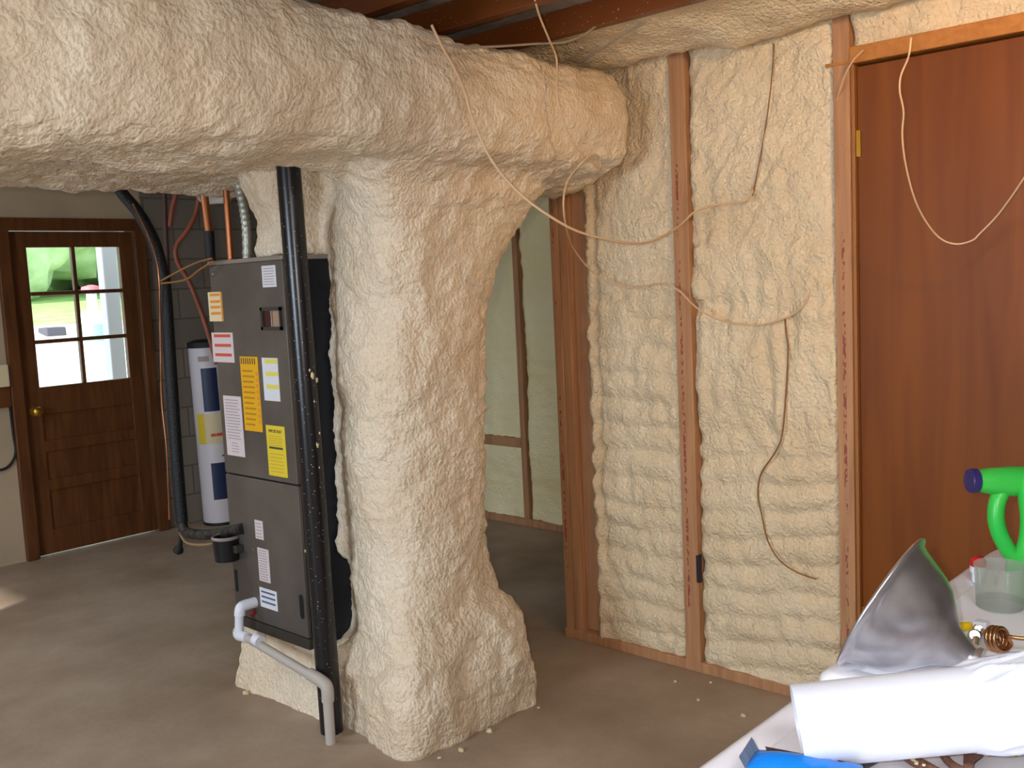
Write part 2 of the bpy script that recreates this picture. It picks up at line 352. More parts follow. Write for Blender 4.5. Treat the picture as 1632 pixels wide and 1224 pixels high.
# trunk sections along X: cross-section in (Y,z); bottom front ridge at y~2.58
def trunk_sec(x, fy, ztop, zcr, zr, zb, yb, shrink=0):
    c = [(fy+.03, zcr), (fy-.01, (zcr+ztop)/2-.02), (fy+.02, ztop-.06), (fy+.10, ztop), (fy+.5, ztop+.03), (yb-.1, ztop), (yb, (ztop+zb)/2), (yb-.06, zb+.02), (3.3, zb+.03), (2.9, zb+.07), (2.72, zb+.085), (2.625, zr+.07), (2.585, zr+.005), (2.57, zr-.006), (2.54, zr), (2.42, zr+.022), (fy+.12, zcr-.05)]
    if shrink:
        cy = sum(p[0] for p in c)/len(c); cz = sum(p[1] for p in c)/len(c)
        c = [(cy+(p[0]-cy)*(1-shrink), cz+(p[1]-cz)*(1-shrink)) for p in c]
    return poly_ring([(x, p[0], p[1]) for p in c], 5)
secs = [(-1.2, 2.2, 2.40, 1.95, 1.87, 1.87, 3.55), (.4, 2.2, 2.38, 1.93, 1.872, 1.865, 3.5), (.9, 2.2, 2.36, 1.94, 1.884, 1.885, 3.52), (1.12, 2.2, 2.355, 1.955, 1.908, 1.90, 3.56), (1.35, 2.2, 2.35, 1.965, 1.897, 1.935, 3.6), (1.5, 2.2, 2.35, 1.975, 1.890, 1.93, 3.6), (1.66, 2.21, 2.345, 1.985, 1.912, 1.93, 3.6), (1.9, 2.2, 2.33, 1.99, 1.925, 1.935, 3.62),
        (2.2, 2.2, 2.315, 1.985, 1.91, 1.93, 3.6), (2.5, 2.2, 2.31, 1.98, 1.90, 1.93, 3.55), (2.8, 2.2, 2.30, 1.975, 1.87, 1.90, 3.5), (3.0, 2.2, 2.30, 1.98, 1.87, 1.9, 3.45)]
R = [trunk_sec(*q) for q in secs]
R.append(trunk_sec(3.06, 2.205, 2.295, 1.98, 1.875, 1.9, 3.42, .015)); R.append(trunk_sec(3.085, 2.22, 2.28, 1.99, 1.89, 1.92, 3.4, .09))
R = [r for r in zip(*[catmull([ring[j] for ring in R], 3) for j in range(len(R[0]))])]
tm.rings([list(r) for r in R])
# drop: sections along z
def drop_sec(z, p): return poly_ring([(x, y, z) for x, y in p], 6)
ds = [(-.02, [(2, 2.4), (2.3, 2.385), (2.6, 2.38), (2.7, 2.55), (2.7, 2.95), (2.3, 3), (2.09, 2.93), (2.03, 2.72)]),
      (.06, [(2, 2.405), (2.3, 2.37), (2.6, 2.375), (2.69, 2.55), (2.7, 2.95), (2.3, 3), (2.09, 2.92), (2.03, 2.72)]),
      (.22, [(2.01, 2.42), (2.3, 2.38), (2.58, 2.38), (2.67, 2.55), (2.68, 2.95), (2.3, 3), (2.08, 2.9), (2.04, 2.72)]),
      (.34, [(2.08, 2.45), (2.3, 2.41), (2.55, 2.41), (2.63, 2.56), (2.65, 2.95), (2.3, 3), (2.17, 2.88), (2.08, 2.68)]),
      (.44, [(2.1, 2.5), (2.3, 2.45), (2.48, 2.46), (2.58, 2.56), (2.62, 2.95), (2.3, 3), (2.17, 2.88), (2.08, 2.68)]),
      (.60, [(2.14, 2.52), (2.3, 2.465), (2.46, 2.47), (2.55, 2.57), (2.6, 2.95), (2.3, 3), (2.17, 2.88), (2.08, 2.68)]),
      (.95, [(2.14, 2.53), (2.3, 2.47), (2.47, 2.47), (2.56, 2.57), (2.6, 2.95), (2.3, 3), (2.17, 2.88), (2.08, 2.68)]),
      (1.2, [(2.12, 2.52), (2.3, 2.46), (2.48, 2.465), (2.57, 2.57), (2.6, 2.95), (2.3, 3), (2.17, 2.88), (2.08, 2.68)]),
      (1.45, [(2.14, 2.51), (2.3, 2.45), (2.5, 2.455), (2.61, 2.57), (2.64, 2.95), (2.3, 3), (2.17, 2.88), (2.08, 2.68)]),
      (1.62, [(2.12, 2.49), (2.3, 2.44), (2.56, 2.44), (2.68, 2.57), (2.7, 2.95), (2.3, 3), (2.17, 2.88), (2.08, 2.68)]),
      (1.76, [(2.12, 2.46), (2.3, 2.42), (2.62, 2.42), (2.78, 2.56), (2.8, 2.95), (2.3, 3), (2.17, 2.88), (2.08, 2.68)]),
      (1.87, [(2.04, 2.42), (2.3, 2.38), (2.7, 2.38), (2.88, 2.55), (2.9, 2.95), (2.3, 3), (2.22, 2.88), (2.07, 2.64)]),
      (1.95, [(2, 2.36), (2.3, 2.32), (2.75, 2.33), (2.93, 2.5), (2.95, 3), (2.3, 3.05), (2.22, 2.88), (2.03, 2.64)]),
      (2.08, [(1.98, 2.32), (2.3, 2.3), (2.75, 2.3), (2.93, 2.5), (2.95, 3), (2.3, 3.05), (2.22, 2.88), (2, 2.64)])]
R = [drop_sec(z, p) for z, p in ds]
R = [list(r) for r in zip(*[catmull([ring[j] for ring in R], 3) for j in range(len(R[0]))])]
tm.rings(R)
# foamed plenum over the cabinet, under the trunk
PL = [(2.04, 3.12), (2.06, 2.985), (2.35, 2.955), (2.6, 2.96), (2.6, 3.17), (2.3, 3.20), (2.08, 3.18)]
R = [drop_sec(z, [(2.32+(x-2.32)*s, 3.08+(y-3.08)*s) for x, y in PL]) for z, s in ((1.675, .97), (1.70, .98), (1.76, .95), (1.84, .96), (1.92, 1.05), (2.0, 1.15))]
tm.rings(R)
# lip of foam that ran onto the cabinet's black side
lip = catmull([(2.225, 2.875, 1.60), (2.205, 2.88, 1.5), (2.19, 2.885, 1.3), (2.185, 2.885, 1.0), (2.18, 2.89, .8), (2.165, 2.89, .64), (2.18, 2.885, .58)], 6)
tm.tube(lip, .036, 12)
src = tm.obj('duct_source', FOAM)
md = src.modifiers.new('r', 'REMESH'); md.mode = 'VOXEL'; md.voxel_size = .0115
ms = src.modifiers.new('s', 'SMOOTH'); ms.factor = .5; ms.iterations = 5
dg = bpy.context.evaluated_depsgraph_get(); ev = src.evaluated_get(dg); me = bpy.data.meshes.new_from_object(ev)
bpy.data.objects.remove(src)
def displace(me, fn):
    n = len(me.vertices); co = np.empty(n*3); me.vertices.foreach_get('co', co)
    no = np.empty(n*3); me.vertex_normals.foreach_get('vector', no)
    co = co.reshape(-1, 3); no = no.reshape(-1, 3); out = co.copy()
    for i in range(n):
        p = Vector(co[i]); out[i] = co[i] + no[i]*fn(p, no[i])
    me.vertices.foreach_set('co', out.ravel()); me.update()
def duct_bump(p, nn):
    e = 0.016*fbm(p*4.2, 2)
    e += .0085*noise.noise(Vector((p.x*16, p.y*16, p.z*11)))
    # sagging ripples where the foam ran
    w = noise.noise(Vector((p.x*9, p.y*9, p.z*4+7)))
    s = noise.noise(Vector((p.x*13+4, p.y*13, p.z*46+w*3)))
    e += .0072*s
    e += .0055*noise.noise(p*46)
    if p.z > 1.8:   # under the trunk: long folds along it
        e += .011*noise.noise(Vector((p.x*2.2, p.y*13, p.z*16+3)))*sstep(2.05, 1.93, p.z)*(1-.7*math.exp(-((p.y-2.6)/.08)**2))
    if p.z < .5:
        e += .014*noise.noise(p*9+Vector((3, 1, 2)))*sstep(.5, .3, p.z)
    if p.x > 2.40 and p.z < 1.9: e += .006*noise.noise(p*27)
    return e
displace(me, duct_bump)
duct = thing('foam_covered_duct', (2.32, 2.7, 0), 'large cream spray-foamed duct, overhead trunk with a thick drop to the floor', 'duct')
def split_mesh(me, name, keep, m, parent):
    n = len(me.vertices); co = np.empty(n*3); me.vertices.foreach_get('co', co); co = co.reshape(-1, 3)
    faces = []; used = {}
    vs = []
    for pl in me.polygons:
        c = pl.center
        if keep(c):
            q = []
            for vi in pl.vertices:
                if vi not in used: used[vi] = len(vs); vs.append(tuple(co[vi]))
                q.append(used[vi])
            faces.append(q)
    b = MB(); b.v = vs; b.f = faces
    return b.obj(name, m, parent, 180)
istr = lambda c: c.z > 1.93 or (c.z > 1.80 and (c.x < 2.0 or c.x > 2.86 or c.y > 3.38)) or c.x < 1.97
ispl = lambda c: (not istr(c)) and c.y > 2.945 and c.z > 1.6
split_mesh(me, 'trunk', istr, FOAM, duct)
split_mesh(me, 'plenum', ispl, FOAM, duct)
split_mesh(me, 'drop', lambda c: not istr(c) and not ispl(c), FOAM, duct)

# ================================================================== RIGHT WALL: studs, plate, foam bays
PX = 3.18
def ground_box(name, a, b_, m, label, cat, group=None, bev=.003):
    o = MB().box(a, b_, bev).obj(name, m); return tag(o, label, cat, group)
# end stud is a doubled pair; the paler one steps back behind the foam
ground_box('wall_stud', (PX, 2.668, .04), (3.275, 2.711, 2.36), STUD, 'red-brown end stud with dark lumber stamps at the left edge of the foamed wall', 'stud', 'wall studs')
ground_box('wall_stud', (PX+.002, 2.622, .04), (3.275, 2.666, 2.36), STUD, 'second red-brown stud nailed flat to the right of the end stud', 'stud', 'wall studs')
ground_box('wall_stud', (PX+.035, 2.540, .045), (3.275, 2.62, 2.36), STUD2, 'paler short-faced stud set back, half buried in foam beside the end stud', 'stud', 'wall studs')
ground_box('wall_stud', (PX, 2.036, .04), (3.275, 2.104, 2.36), STUD, 'middle stud between the two foamed bays of the right wall', 'stud', 'wall studs')
ground_box('wall_stud', (PX, 1.412, 0), (3.275, 1.468, 2.375), STUD, 'tall stud at the hinge side of the brown plywood door', 'stud', 'wall studs')
ground_box('bottom_plate', (PX, 1.469, 0), (3.275, 2.72, .042), STUD, 'wooden bottom plate on the floor along the foamed right wall', 'plate')
ground_box('top_plate', (PX+.01, 1.469, 2.362), (3.275, 2.72, 2.40), STUD, 'wooden top plate above the foamed right wall bays', 'plate')
# printed stamps on two stud faces (lumber grade marks)
def stamp_mat():
    m, n, l, b = new_mat('stamped lumber')
    tc = n.new('ShaderNodeTexCoord'); mp = n.new('ShaderNodeMapping'); mp.inputs['Scale'].default_value = (60, 110, 55); l.new(tc.outputs['Object'], mp.inputs[0])
    a = n.new('ShaderNodeTexNoise'); a.inputs['Scale'].default_value = 1; a.inputs['Detail'].default_value = 1; l.new(mp.outputs[0], a.inputs[0])
    mp2 = n.new('ShaderNodeMapping'); mp2.inputs['Scale'].default_value = (1, 1, 4); l.new(tc.outputs['Object'], mp2.inputs[0])
    c = n.new('ShaderNodeTexNoise'); c.inputs['Scale'].default_value = 1; l.new(mp2.outputs[0], c.inputs[0])
    ml = n.new('ShaderNodeMath'); ml.operation = 'MULTIPLY'; l.new(a.outputs['Fac'], ml.inputs[0]); l.new(c.outputs['Fac'], ml.inputs[1])
    g = n.new('ShaderNodeMath'); g.operation = 'GREATER_THAN'; g.inputs[1].default_value = .285; l.new(ml.outputs[0], g.inputs[0])
    mx = n.new('ShaderNodeMix'); mx.data_type = 'RGBA'; mx.inputs[6].default_value = lin('#ab7d58'); mx.inputs[7].default_value = lin('#8a4034'); l.new(g.outputs[0], mx.inputs[0])
    l.new(mx.outputs[2], b.inputs['Base Color']); b.inputs['Roughness'].default_value = .6; return m
STAMP = stamp_mat()
def stamps(yc, x, parent): return MB().box((x-.0004, yc-.005, .25), (x+.001, yc+.005, 1.95)).obj('grade_stamp', STAMP, parent)
for st, yc in ((bpy.data.objects['wall_stud'], 2.693), (bpy.data.objects['wall_stud.003'], 2.08), (bpy.data.objects['wall_stud.004'], 1.44)): stamps(yc, PX, st)
ground_box('nail_plate', (PX-.001, 2.030, .36), (PX+.02, 2.045, .47), DARKT, 'small dark metal patch low on the middle stud', 'metal plate')

def foam_bay(name, y0, y1, z0, z1, xf, fn, m, label, group, ny=None, nz=None, depth=.07, edge=.035, axis=1, cell=.009):
    """solid slab of foam filling a bay, its face a noise relief toward the room"""
    ny = ny or int((y1-y0)/cell); nz = nz or int((z1-z0)/cell)
    g = [[None]*(nz+1) for _ in range(ny+1)]; V = []; Fc = []
    for i in range(ny+1):
        for j in range(nz+1):
            y = y0+(y1-y0)*i/ny; z = z0+(z1-z0)*j/nz
            ex = min(y-y0, y1-y)
            e = fn(y, z)
            k = 1-min(1, ex/edge)
            x = xf - 1.5*e + .018*k*k
            ys = y + (.010*fbm(Vector((y*9, z*14, 3)), 3) if 0 < i < ny else .004*fbm(Vector((y0*9+i, z*18, 5)), 3))
            V.append((x, ys, z + (.012*fbm(Vector((y*25, 2, 9)), 3) if j == 0 else 0)))
    id_ = lambda i, j: i*(nz+1)+j
    for i in range(ny):
        for j in range(nz): Fc.append((id_(i, j), id_(i+1, j), id_(i+1, j+1), id_(i, j+1)))
    b = MB(); b.add(V, Fc)
    # sides and back
    per = [id_(i, 0) for i in range(ny+1)]+[id_(ny, j) for j in range(1, nz+1)]+[id_(i, nz) for i in range(ny-1, -1, -1)]+[id_(0, j) for j in range(nz-1, 0, -1)]
    k = len(b.v)
    for q in per: b.v.append((xf+depth, V[q][1], V[q][2]))
    n = len(per)
    for q in range(n): b.f.append((per[q], per[(q+1) % n], k+(q+1) % n, k+q))
    b.f.append(tuple(range(k, k+n)))
    return tag(b.obj(name, m, None, 60), label, 'insulation', group)
def rel_mid(y, z):      # bay between end stud and middle stud: level passes
    e = .010*fbm(Vector((y*3, z*3, 0)), 3)
    ph = z*2*math.pi/.105 + 1.6*noise.noise(Vector((y*5, z*4, 1)))
    e += .010*(abs(math.sin(ph/2))-.5)*(.5+.5*sstep(1.75, 1.2, z))
    e += .007*noise.noise(Vector((y*20, z*15, 5))) + .0032*noise.noise(Vector((y*44, z*36, 7)))
    c = 2.50+.02*noise.noise(Vector((z*5, 1, 1)))       # the crease beside the end stud
    e -= .020*math.exp(-((y-c)/.010)**2)*sstep(.3, .5, z)
    e += .012*math.exp(-((y-c-.035)/.03)**2)
    return e + .012*sstep(2.2, 2.36, z)
def rel_right(y, z):    # bay beside the door: vertical runs above, level passes below
    lo = sstep(1.05, .8, z)
    e = .012*fbm(Vector((y*3+9, z*3, 0)), 3)
    ph = (z+.12*(y-1.5))*2*math.pi/.10 + 1.4*noise.noise(Vector((y*4, z*4, 11)))
    e += lo*.010*(abs(math.sin(ph/2))-.5)
    e += (1-lo)*.010*noise.noise(Vector((y*24, z*4, 3)))*sstep(1.65, 1.4, z)
    d_ = (y*.75+z*.65)
    e += .006*noise.noise(Vector((d_*42, (z-y)*9, 8)))*sstep(1.2, 1.6, z)
    e += .007*noise.noise(Vector((y*18, z*14, 15))) + .0032*noise.noise(Vector((y*44, z*36, 17)))
    e += .02*math.exp(-((z-1.48)/.05)**2)*sstep(1.95, 2.03, y)
    e -= .012*math.exp(-((z-1.42)/.03)**2)*sstep(1.7, 1.9, y)
    return e
foam_bay('foam_insulation', 2.106, 2.545, .035, 2.385, 3.202, rel_mid, FOAMW, 'cream level-ridged foam bay between the end stud and the middle stud', 'foam bays of the right wall')
foam_bay('foam_insulation', 1.470, 2.034, .035, 2.385, 3.192, rel_right, FOAMW, 'wide cream foam bay between the middle stud and the brown plywood door', 'foam bays of the right wall')
foam_bay('foam_insulation', .30, 1.41, 2.235, 2.40, 3.19, lambda y, z: .015*fbm(Vector((y*6, z*6, 4)), 3)+.012*sstep(2.27, 2.36, z), FOAMW, 'short strip of yellowish foam above the plywood door header', 'foam bays of the right wall', cell=.012)

# rim foam: the bay between the first joist and the wall
ring = []
n1 = 150; rows = []
for i in range(n1+1):
    y = .1+2.75*i/n1
    q = []
    for j in range(41):
        t = j/40; x = 2.78+.40*t
        z = 2.385 + (2.325-2.385)*sstep(.15, .8, t) + .035*sstep(.86, 1, t)
        z -= .018*fbm(Vector((x*6, y*4, 2)), 3) + .006*noise.noise(Vector((x*25, y*20, 4))) + .003*noise.noise(Vector((x*60, y*55, 4)))
        z -= .03*math.exp(-((y-1.78)/.09)**2)*sstep(.45, .8, t) - .012
        q.append((x, y, z))
    rows.append(q+[(3.24, y, 2.43), (3.24, y, 2.466), (2.79, y, 2.466)])
tag(MB().rings(rows).obj('rim_foam', FOAMW, None, 60), 'lumpy band of foam along the ceiling above the right wall', 'insulation')

# ceiling joists (run away from the camera, parallel to the right wall)
for x0, x1, lab in ((2.735, 2.775, 'brown ceiling joist with white overspray flecks next to the foam band'), (2.36, 2.405, 'middle brown ceiling joist above the foamed duct'), (2.03, 2.075, 'leftmost visible orange-brown ceiling joist above the foamed duct')):
    ground_box('ceiling_joist', (x0, -1.5, 2.383), (x1, 5.2, 2.469), JOIST, lab, 'joist', 'ceiling joists')

# far wall beyond the opening
FX = 4.54
for ya, yb, lab in ((4.141, 4.184, 'far stud seen past the foamed drop, left of the greenish foam bay'), (3.55, 3.60, 'far stud hidden behind the end of the right wall')):
    if ya > 4: ground_box('wall_stud', (FX, ya, .04), (4.64, yb, 2.4), STUD, lab, 'stud', 'wall studs')
ground_box('bottom_plate', (FX-.002, 2.9, 0), (4.64, 5.6, .045), STUD, 'wooden bottom plate of the far foamed wall beyond the opening', 'plate')
ground_box('blocking', (FX+.002, 4.186, .50), (4.64, 4.75, .56), STUD, 'short level wooden block beside the far stud, behind the foamed drop', 'blocking')
far = lambda s: (lambda y, z: .012*fbm(Vector((y*4+s, z*4, 0)), 3)+.007*noise.noise(Vector((y*14+s, z*9, 2)))+.006*noise.noise(Vector((y*6, z*22+s, 3))))
foam_bay('foam_insulation', 3.0, 4.138, .045, 2.4, 4.552, far(1), FOAMF, 'greenish-cream foam bay of the far wall between far stud and end stud', 'foam bays of the far wall', cell=.016)
foam_bay('foam_insulation', 4.19, 4.75, .045, .498, 4.558, far(5), FOAMF, 'small foam patch of the far wall below the short wooden block', 'foam bays of the far wall', cell=.016)
foam_bay('foam_insulation', 4.19, 4.75, .562, 2.4, 4.558, far(8), FOAMF, 'narrow foam strip of the far wall above the short wooden block', 'foam bays of the far wall', cell=.016)

# ------------------------------------------------------------------ door_2: flat plywood door
d = bpy.data.objects.new('door_2', None); COL.objects.link(d); d.location = (3.2, 1.0, 0); d['kind'] = 'structure'
MB().box((3.205, .50, .012), (3.24, 1.398, 2.185), .003).obj('door_slab', DOORP, d)
b = MB(); b.box((3.188, 1.399, 0), (3.27, 1.4115, 2.2), .002); b.box((3.188, .46, 0), (3.27, .498, 2.2), .002); b.obj('jamb', mat('jamb wood', '#96602f', .45), d)
b = MB(); b.box((3.172, .42, 2.192), (3.275, 1.4105, 2.245), .004); b.box((3.176, 1.40, 2.196), (3.1795, 1.492, 2.206)); b.obj('header', wood_mat('header wood', '#a5682f', '#b87b3c', (6, 40, 40)), d)
b = MB(); b.tube([(3.198, 1.404, 1.895), (3.198, 1.404, 1.985)], .0065, 10); b.box((3.198, 1.385, 1.898), (3.2045, 1.42, 1.982)); b.obj('hinge', BRASS, d, 40)
b = MB(); b.tube([(3.198, 1.404, .30), (3.198, 1.404, .39)], .0065, 10); b.box((3.198, 1.385, .303), (3.2045, 1.42, .387)); b.obj('hinge', BRASS, d, 40)

# ================================================================== AIR HANDLER
ah = thing('air_handler', (2.27, 3.16, 0), 'dark grey sheet-metal air handler cabinet covered in stickers beside the black post', 'air handler')
AX = 2.0; AY0, AY1 = 2.92, 3.405
b = MB(); b.box((AX+.012, AY0, .262), (2.62, AY1, 1.672), .004); b.obj('cabinet', BLACKP, ah)
b = MB(); b.box((AX, AY0+.004, .868), (AX+.014, AY1-.004, 1.660), .003); b.obj('upper_panel', STEEL, ah)
b = MB(); b.box((AX, AY0+.004, .305), (AX+.014, AY1-.004, .862), .003); b.obj('lower_panel', STEEL, ah)
b = MB(); b.box((AX-.001, AY0, .262), (AX+.02, AY1, .302), .003); b.obj('base_rail', STEELD, ah)
b = MB(); b.box((AX-.004, AY0-.002, 1.660), (2.62, AY1+.002, 1.676), .002); b.obj('top_flange', mat('bright flange', '#a8a4a0', .3, .8), ah)
def px_rect(x0, y0, x1, y1):
    a = at(x0, y0, 'x', AX-.001); c = at(x1, y1, 'x', AX-.001); return a.y, a.z, c.y, c.z
def sticker(name, q, m, lab, bars):
    ya, za, yb, zb = px_rect(*q); X = AX-.0006
    o = MB().box((X-.001, ya, za), (AX+.001, yb, zb)).obj(name, m, ah); o['label'] = lab
    for (u0, v0, u1, v1, mm, nm) in bars:   # u: 0 left..1 right, v: 0 top..1 bottom
        MB().box((X-.0018, ya+(yb-ya)*u0, za+(zb-za)*v0), (X-.0008, ya+(yb-ya)*u1, za+(zb-za)*v1)).obj(nm, mm, o)
    return o, (ya, za, yb, zb)
def lines(n, v0, v1, u0=.1, u1=.9, m=INK):
    b = []
    for i in range(n):
        v = v0+(v1-v0)*i/max(1, n-1); b.append((u0, v, u1-random.uniform(0, .15), v+(v1-v0)/n*.35, m, 'printed_line'))
    return b
sticker('rating_sticker', (416.7, 424, 441, 457), PAPERW, 'small white printed sticker at the top right', lines(7, .12, .85))
sticker('fuse_sticker', (331, 466, 356.5, 512), CREAM, 'cream sticker with orange bands', [(.15, v, .85, v+.09, ORANGE, 'orange_band') for v in (.05, .28, .47, .68)]+[(.9, 0, 1, 1, ORANGE, 'orange_edge')])
sticker('caution_sticker', (337, 530, 374, 578), PAPER, 'pinkish sticker with three red bands', [(.12, v, .9, v+.1, RED, 'red_band') for v in (.06, .38, .70)])
sticker('warning_sticker', (382, 568, 419, 689), ORG, 'tall amber warning sticker with black hazard stripes', [(.06+.125*i, .02, .11+.125*i, .10, INKD, 'hazard_stripe') for i in range(7)]+lines(11, .18, .9, .1, .75, mat('ink amber', '#b07a10', .7))+[(.84, .2+.08*i, .95, .25+.08*i, ORANGE, 'orange_word') for i in range(9)])
sticker('wiring_sticker', (417, 570, 447, 640), PAPERW, 'white sticker with three pale yellow bands', [(.2, v, .96, v+.1, LEMON, 'yellow_band') for v in (.03, .32, .62)])
sticker('instruction_sticker', (355.5, 630, 391, 729), PAPER, 'pinkish-white text sticker on the left', lines(14, .06, .7)+lines(4, .78, .92, .3, .7))
o, (ya, za, yb, zb) = sticker('notice_sticker', (423.5, 677, 459, 762), YEL, 'yellow notice sticker headed IMPORTANT', [(.12, .42, .85, .46, INKD, 'bold_line')]+lines(5, .2, .38, .12, .9, mat('ink olive', '#b89c2a', .7))+lines(6, .55, .9, .12, .9, mat('ink olive2', '#c4a82c', .7)))
cu = bpy.data.curves.new('heading', 'FONT'); cu.body = 'IMPORTANT'; cu.size = .0145; cu.extrude = .0004; cu.align_x = 'CENTER'
to = bpy.data.objects.new('heading_text', cu); COL.objects.link(to); dg = bpy.context.evaluated_depsgraph_get()
tme = bpy.data.meshes.new_from_object(to.evaluated_get(dg)); bpy.data.objects.remove(to)
tb = MB(); yc = (ya+yb)/2
tb.add([(AX-.0022-v.co.z, yc-v.co.x*1.0, za-.026+v.co.y*1.15) for v in tme.vertices], [list(p.vertices) for p in tme.polygons]); tb.obj('heading', INKD, o)
sticker('small_sticker', (405.5, 828, 420.5, 861), PAPER, 'narrow pinkish sticker on the lower panel', lines(5, .15, .85))
sticker('text_sticker', (410, 872, 431.5, 930), PAPER, 'tall pinkish text sticker on the lower panel', lines(12, .06, .92))
sticker('striped_sticker', (413.5, 935, 443, 975), PAPERW, 'white sticker with three blue-grey stripes', [(.1, v, .9, v+.09, BLUEK, 'blue_stripe') for v in (.15, .4, .66)])
# sight window
ya, za, yb, zb = px_rect(417, 490, 451, 526)
f = MB()
for p_, q_ in (((ya, za), (yb, za-.012)), ((ya, zb+.012), (yb, zb)), ((ya, za), (ya-.012, zb)), ((yb+.006, za), (yb, zb))): f.box((AX-.010, p_[0], p_[1]), (AX, q_[0], q_[1]))
fo = f.obj('window_bezel', STEELD, ah); ym = ya+(yb-ya)*.5
MB().box((AX-.004, ya-.012, za-.012), (AX, ym, zb+.012)).obj('dark_red_lens', mat('dark red lens', '#3a1416', .2), fo)
MB().box((AX-.007, ym, za-.012), (AX, ym-.004, zb+.012)).obj('divider', ALU, fo)
MB().box((AX-.003, ym-.006, za-.012), (AX, yb+.004, zb+.012)).obj('tan_plate', mat('tan plate', '#9a7f68', .5), fo)
def slot(yc, zc, h, w):
    pts = []
    for i in range(20):
        q = 2*math.pi*i/20; pts.append((w*math.cos(q), (h-w)*(1 if math.sin(q) > 0 else -1)+w*math.sin(q)))
    b = MB(); b.rings([[(AX-.0015, yc+p, zc+q) for p, q in pts], [(AX+.001, yc+p, zc+q) for p, q in pts]]); b.obj('hand_slot', mat('slot black', '#0c0c0e', .8), ah)
p = at(481, 967, 'x', AX); slot(p.y, p.z, .045, .012); p = at(377, 925, 'x', AX); slot(p.y+.0, p.z, .045, .010)
p = at(400, 975, 'x', AX); MB().lathe([(.012, -.012), (.012, .006), (.006, .012)], (AX-.004, p.y-.02, p.z), (-1, 0, 0), 14).obj('red_plug', mat('dull red', '#8c2a24', .5), ah, 40)
# screws
for px, py in ((340, 437), (404, 875), (409, 981), (484, 792)):
    p = at(px, py, 'x', AX); MB().lathe([(.005, 0), (.005, .003), (.002, .004)], (AX, p.y, p.z), (-1, 0, 0), 10).obj('screw', NICKEL, ah)

# foamed base under the cabinet
b = MB(); n = 60; rows = []
prof = [(2.60, 3.42), (2.10, 3.44), (2.04, 3.43), (2.03, 3.38), (2.045, 3.2), (2.05, 3.0), (2.07, 2.90), (2.3, 2.91), (2.60, 2.92)]
R = []
for k in range(26):
    z = -.005+.268*k/25; g = .035*(1-k/25)**2
    ring = catmull([(x-(g if x < 2.2 else 0), y+(g*.6 if y > 3.4 else 0), z) for x, y in prof], 10, True)
    R.append([p+Vector((-.012*fbm(p*11, 3)-.004*noise.noise(p*45), .008*fbm(p*12+Vector((4, 0, 0)), 3), 0)) for p in ring])
tag(b.rings(R).obj('foamed_base', FOAM, None, 60), 'cream spray-foamed base under the grey air handler', 'base')

# steel post
t = thing('steel_post', (1.983, 2.80, 0), 'black painted round steel post in front of the air handler, flecked with foam', 'post')
MB().tube([(1.985, 2.80, 0), (1.976, 2.80, 1.0), (1.966, 2.80, 2.0)], .040, 28).obj('shaft', BLACK, t, True)
for px, py, sz in ((497, 598, .012), (505, 606, .009), (505, 710, .009), (493, 590, .006), (509, 690, .005), (500, 640, .004), (508, 745, .004), (494, 880, .005)):
    p = at(px, py, 'y', 2.763); p.y = 2.80-math.sqrt(max(1e-6, .040**2-min(.0015, (p.x-1.978)**2)))
    blob(p.x, p.y, p.z, sz*.6, sz*.4, sz, px, .5, 5).obj('foam_splatter', CREAM, t, True)
# a scraped bare patch of paint
b = MB(); c = at(523, 960, 'y', 2.765)
R = []
for k in range(9):
    zz = c.z-.055+.11*k/8; w = (.28+.08*math.sin(k*2.1))*math.sin(math.pi*(k+.6)/9.2)
    R.append([(1.979+.0406*math.sin(a), 2.80-.0406*math.cos(a), zz) for a in (.75-w*.5, .75, .75+w*.5)])
b.rings(R, closed=False, cap=False); b.obj('bare_patch', mat('bare primer', '#b9a3a0', .5), t, True)

# condensate drain (grey-white PVC along the cabinet foot)
t = thing('drain_pipe', (1.94, 2.76, 0), 'white PVC condensate pipe running along the cabinet foot down to the floor', 'pipe')
E0 = at(404, 968, 'x', 1.985); E1 = at(381, 969, 'x', 1.93); E2 = at(381, 1012, 'x', 1.93); E3 = at(410, 1020, 'x', 1.925); E4 = at(519, 1090, 'x', 1.925); E5 = Vector((1.925, E4.y-.005, 0))
E0 = Vector((2.0, E1.y-.0, E1.z+.003))
MB().tube([E1+Vector((0, 0, -.012)), E2], .0165, 14).obj('riser', WHITEP, t, True)
MB().tube(catmull([E0, E1+Vector((.02, 0, .003)), E1+Vector((.005, 0, -.004)), E1+Vector((0, 0, -.03))], 5), .0205, 14).obj('elbow', WHITEP, t, True)
MB().tube(catmull([E2+Vector((0, 0, .02)), E2, E2+(E3-E2)*.5], 5), .0205, 14).obj('elbow', WHITEP, t, True)
MB().tube([E2+(E3-E2)*.4, E4], .0165, 14).obj('run', GREYP, t, True)
dv = (E4-E3).normalized()
MB().tube([E3-dv*.012, E3+dv*.02], .0225, 14).obj('coupling', WHITEP, t, True)
MB().tube(catmull([E4-dv*.09, E4-dv*.02, E4+Vector((0, -.006, -.012)), E4+Vector((0, -.006, -.06))], 5), .0215, 14).obj('elbow', GREYP, t, True)
MB().tube([E4+Vector((0, -.006, -.05)), (E4.x, E4.y-.006, 0)], .0175, 14).obj('downpipe', GREYP, t, True)

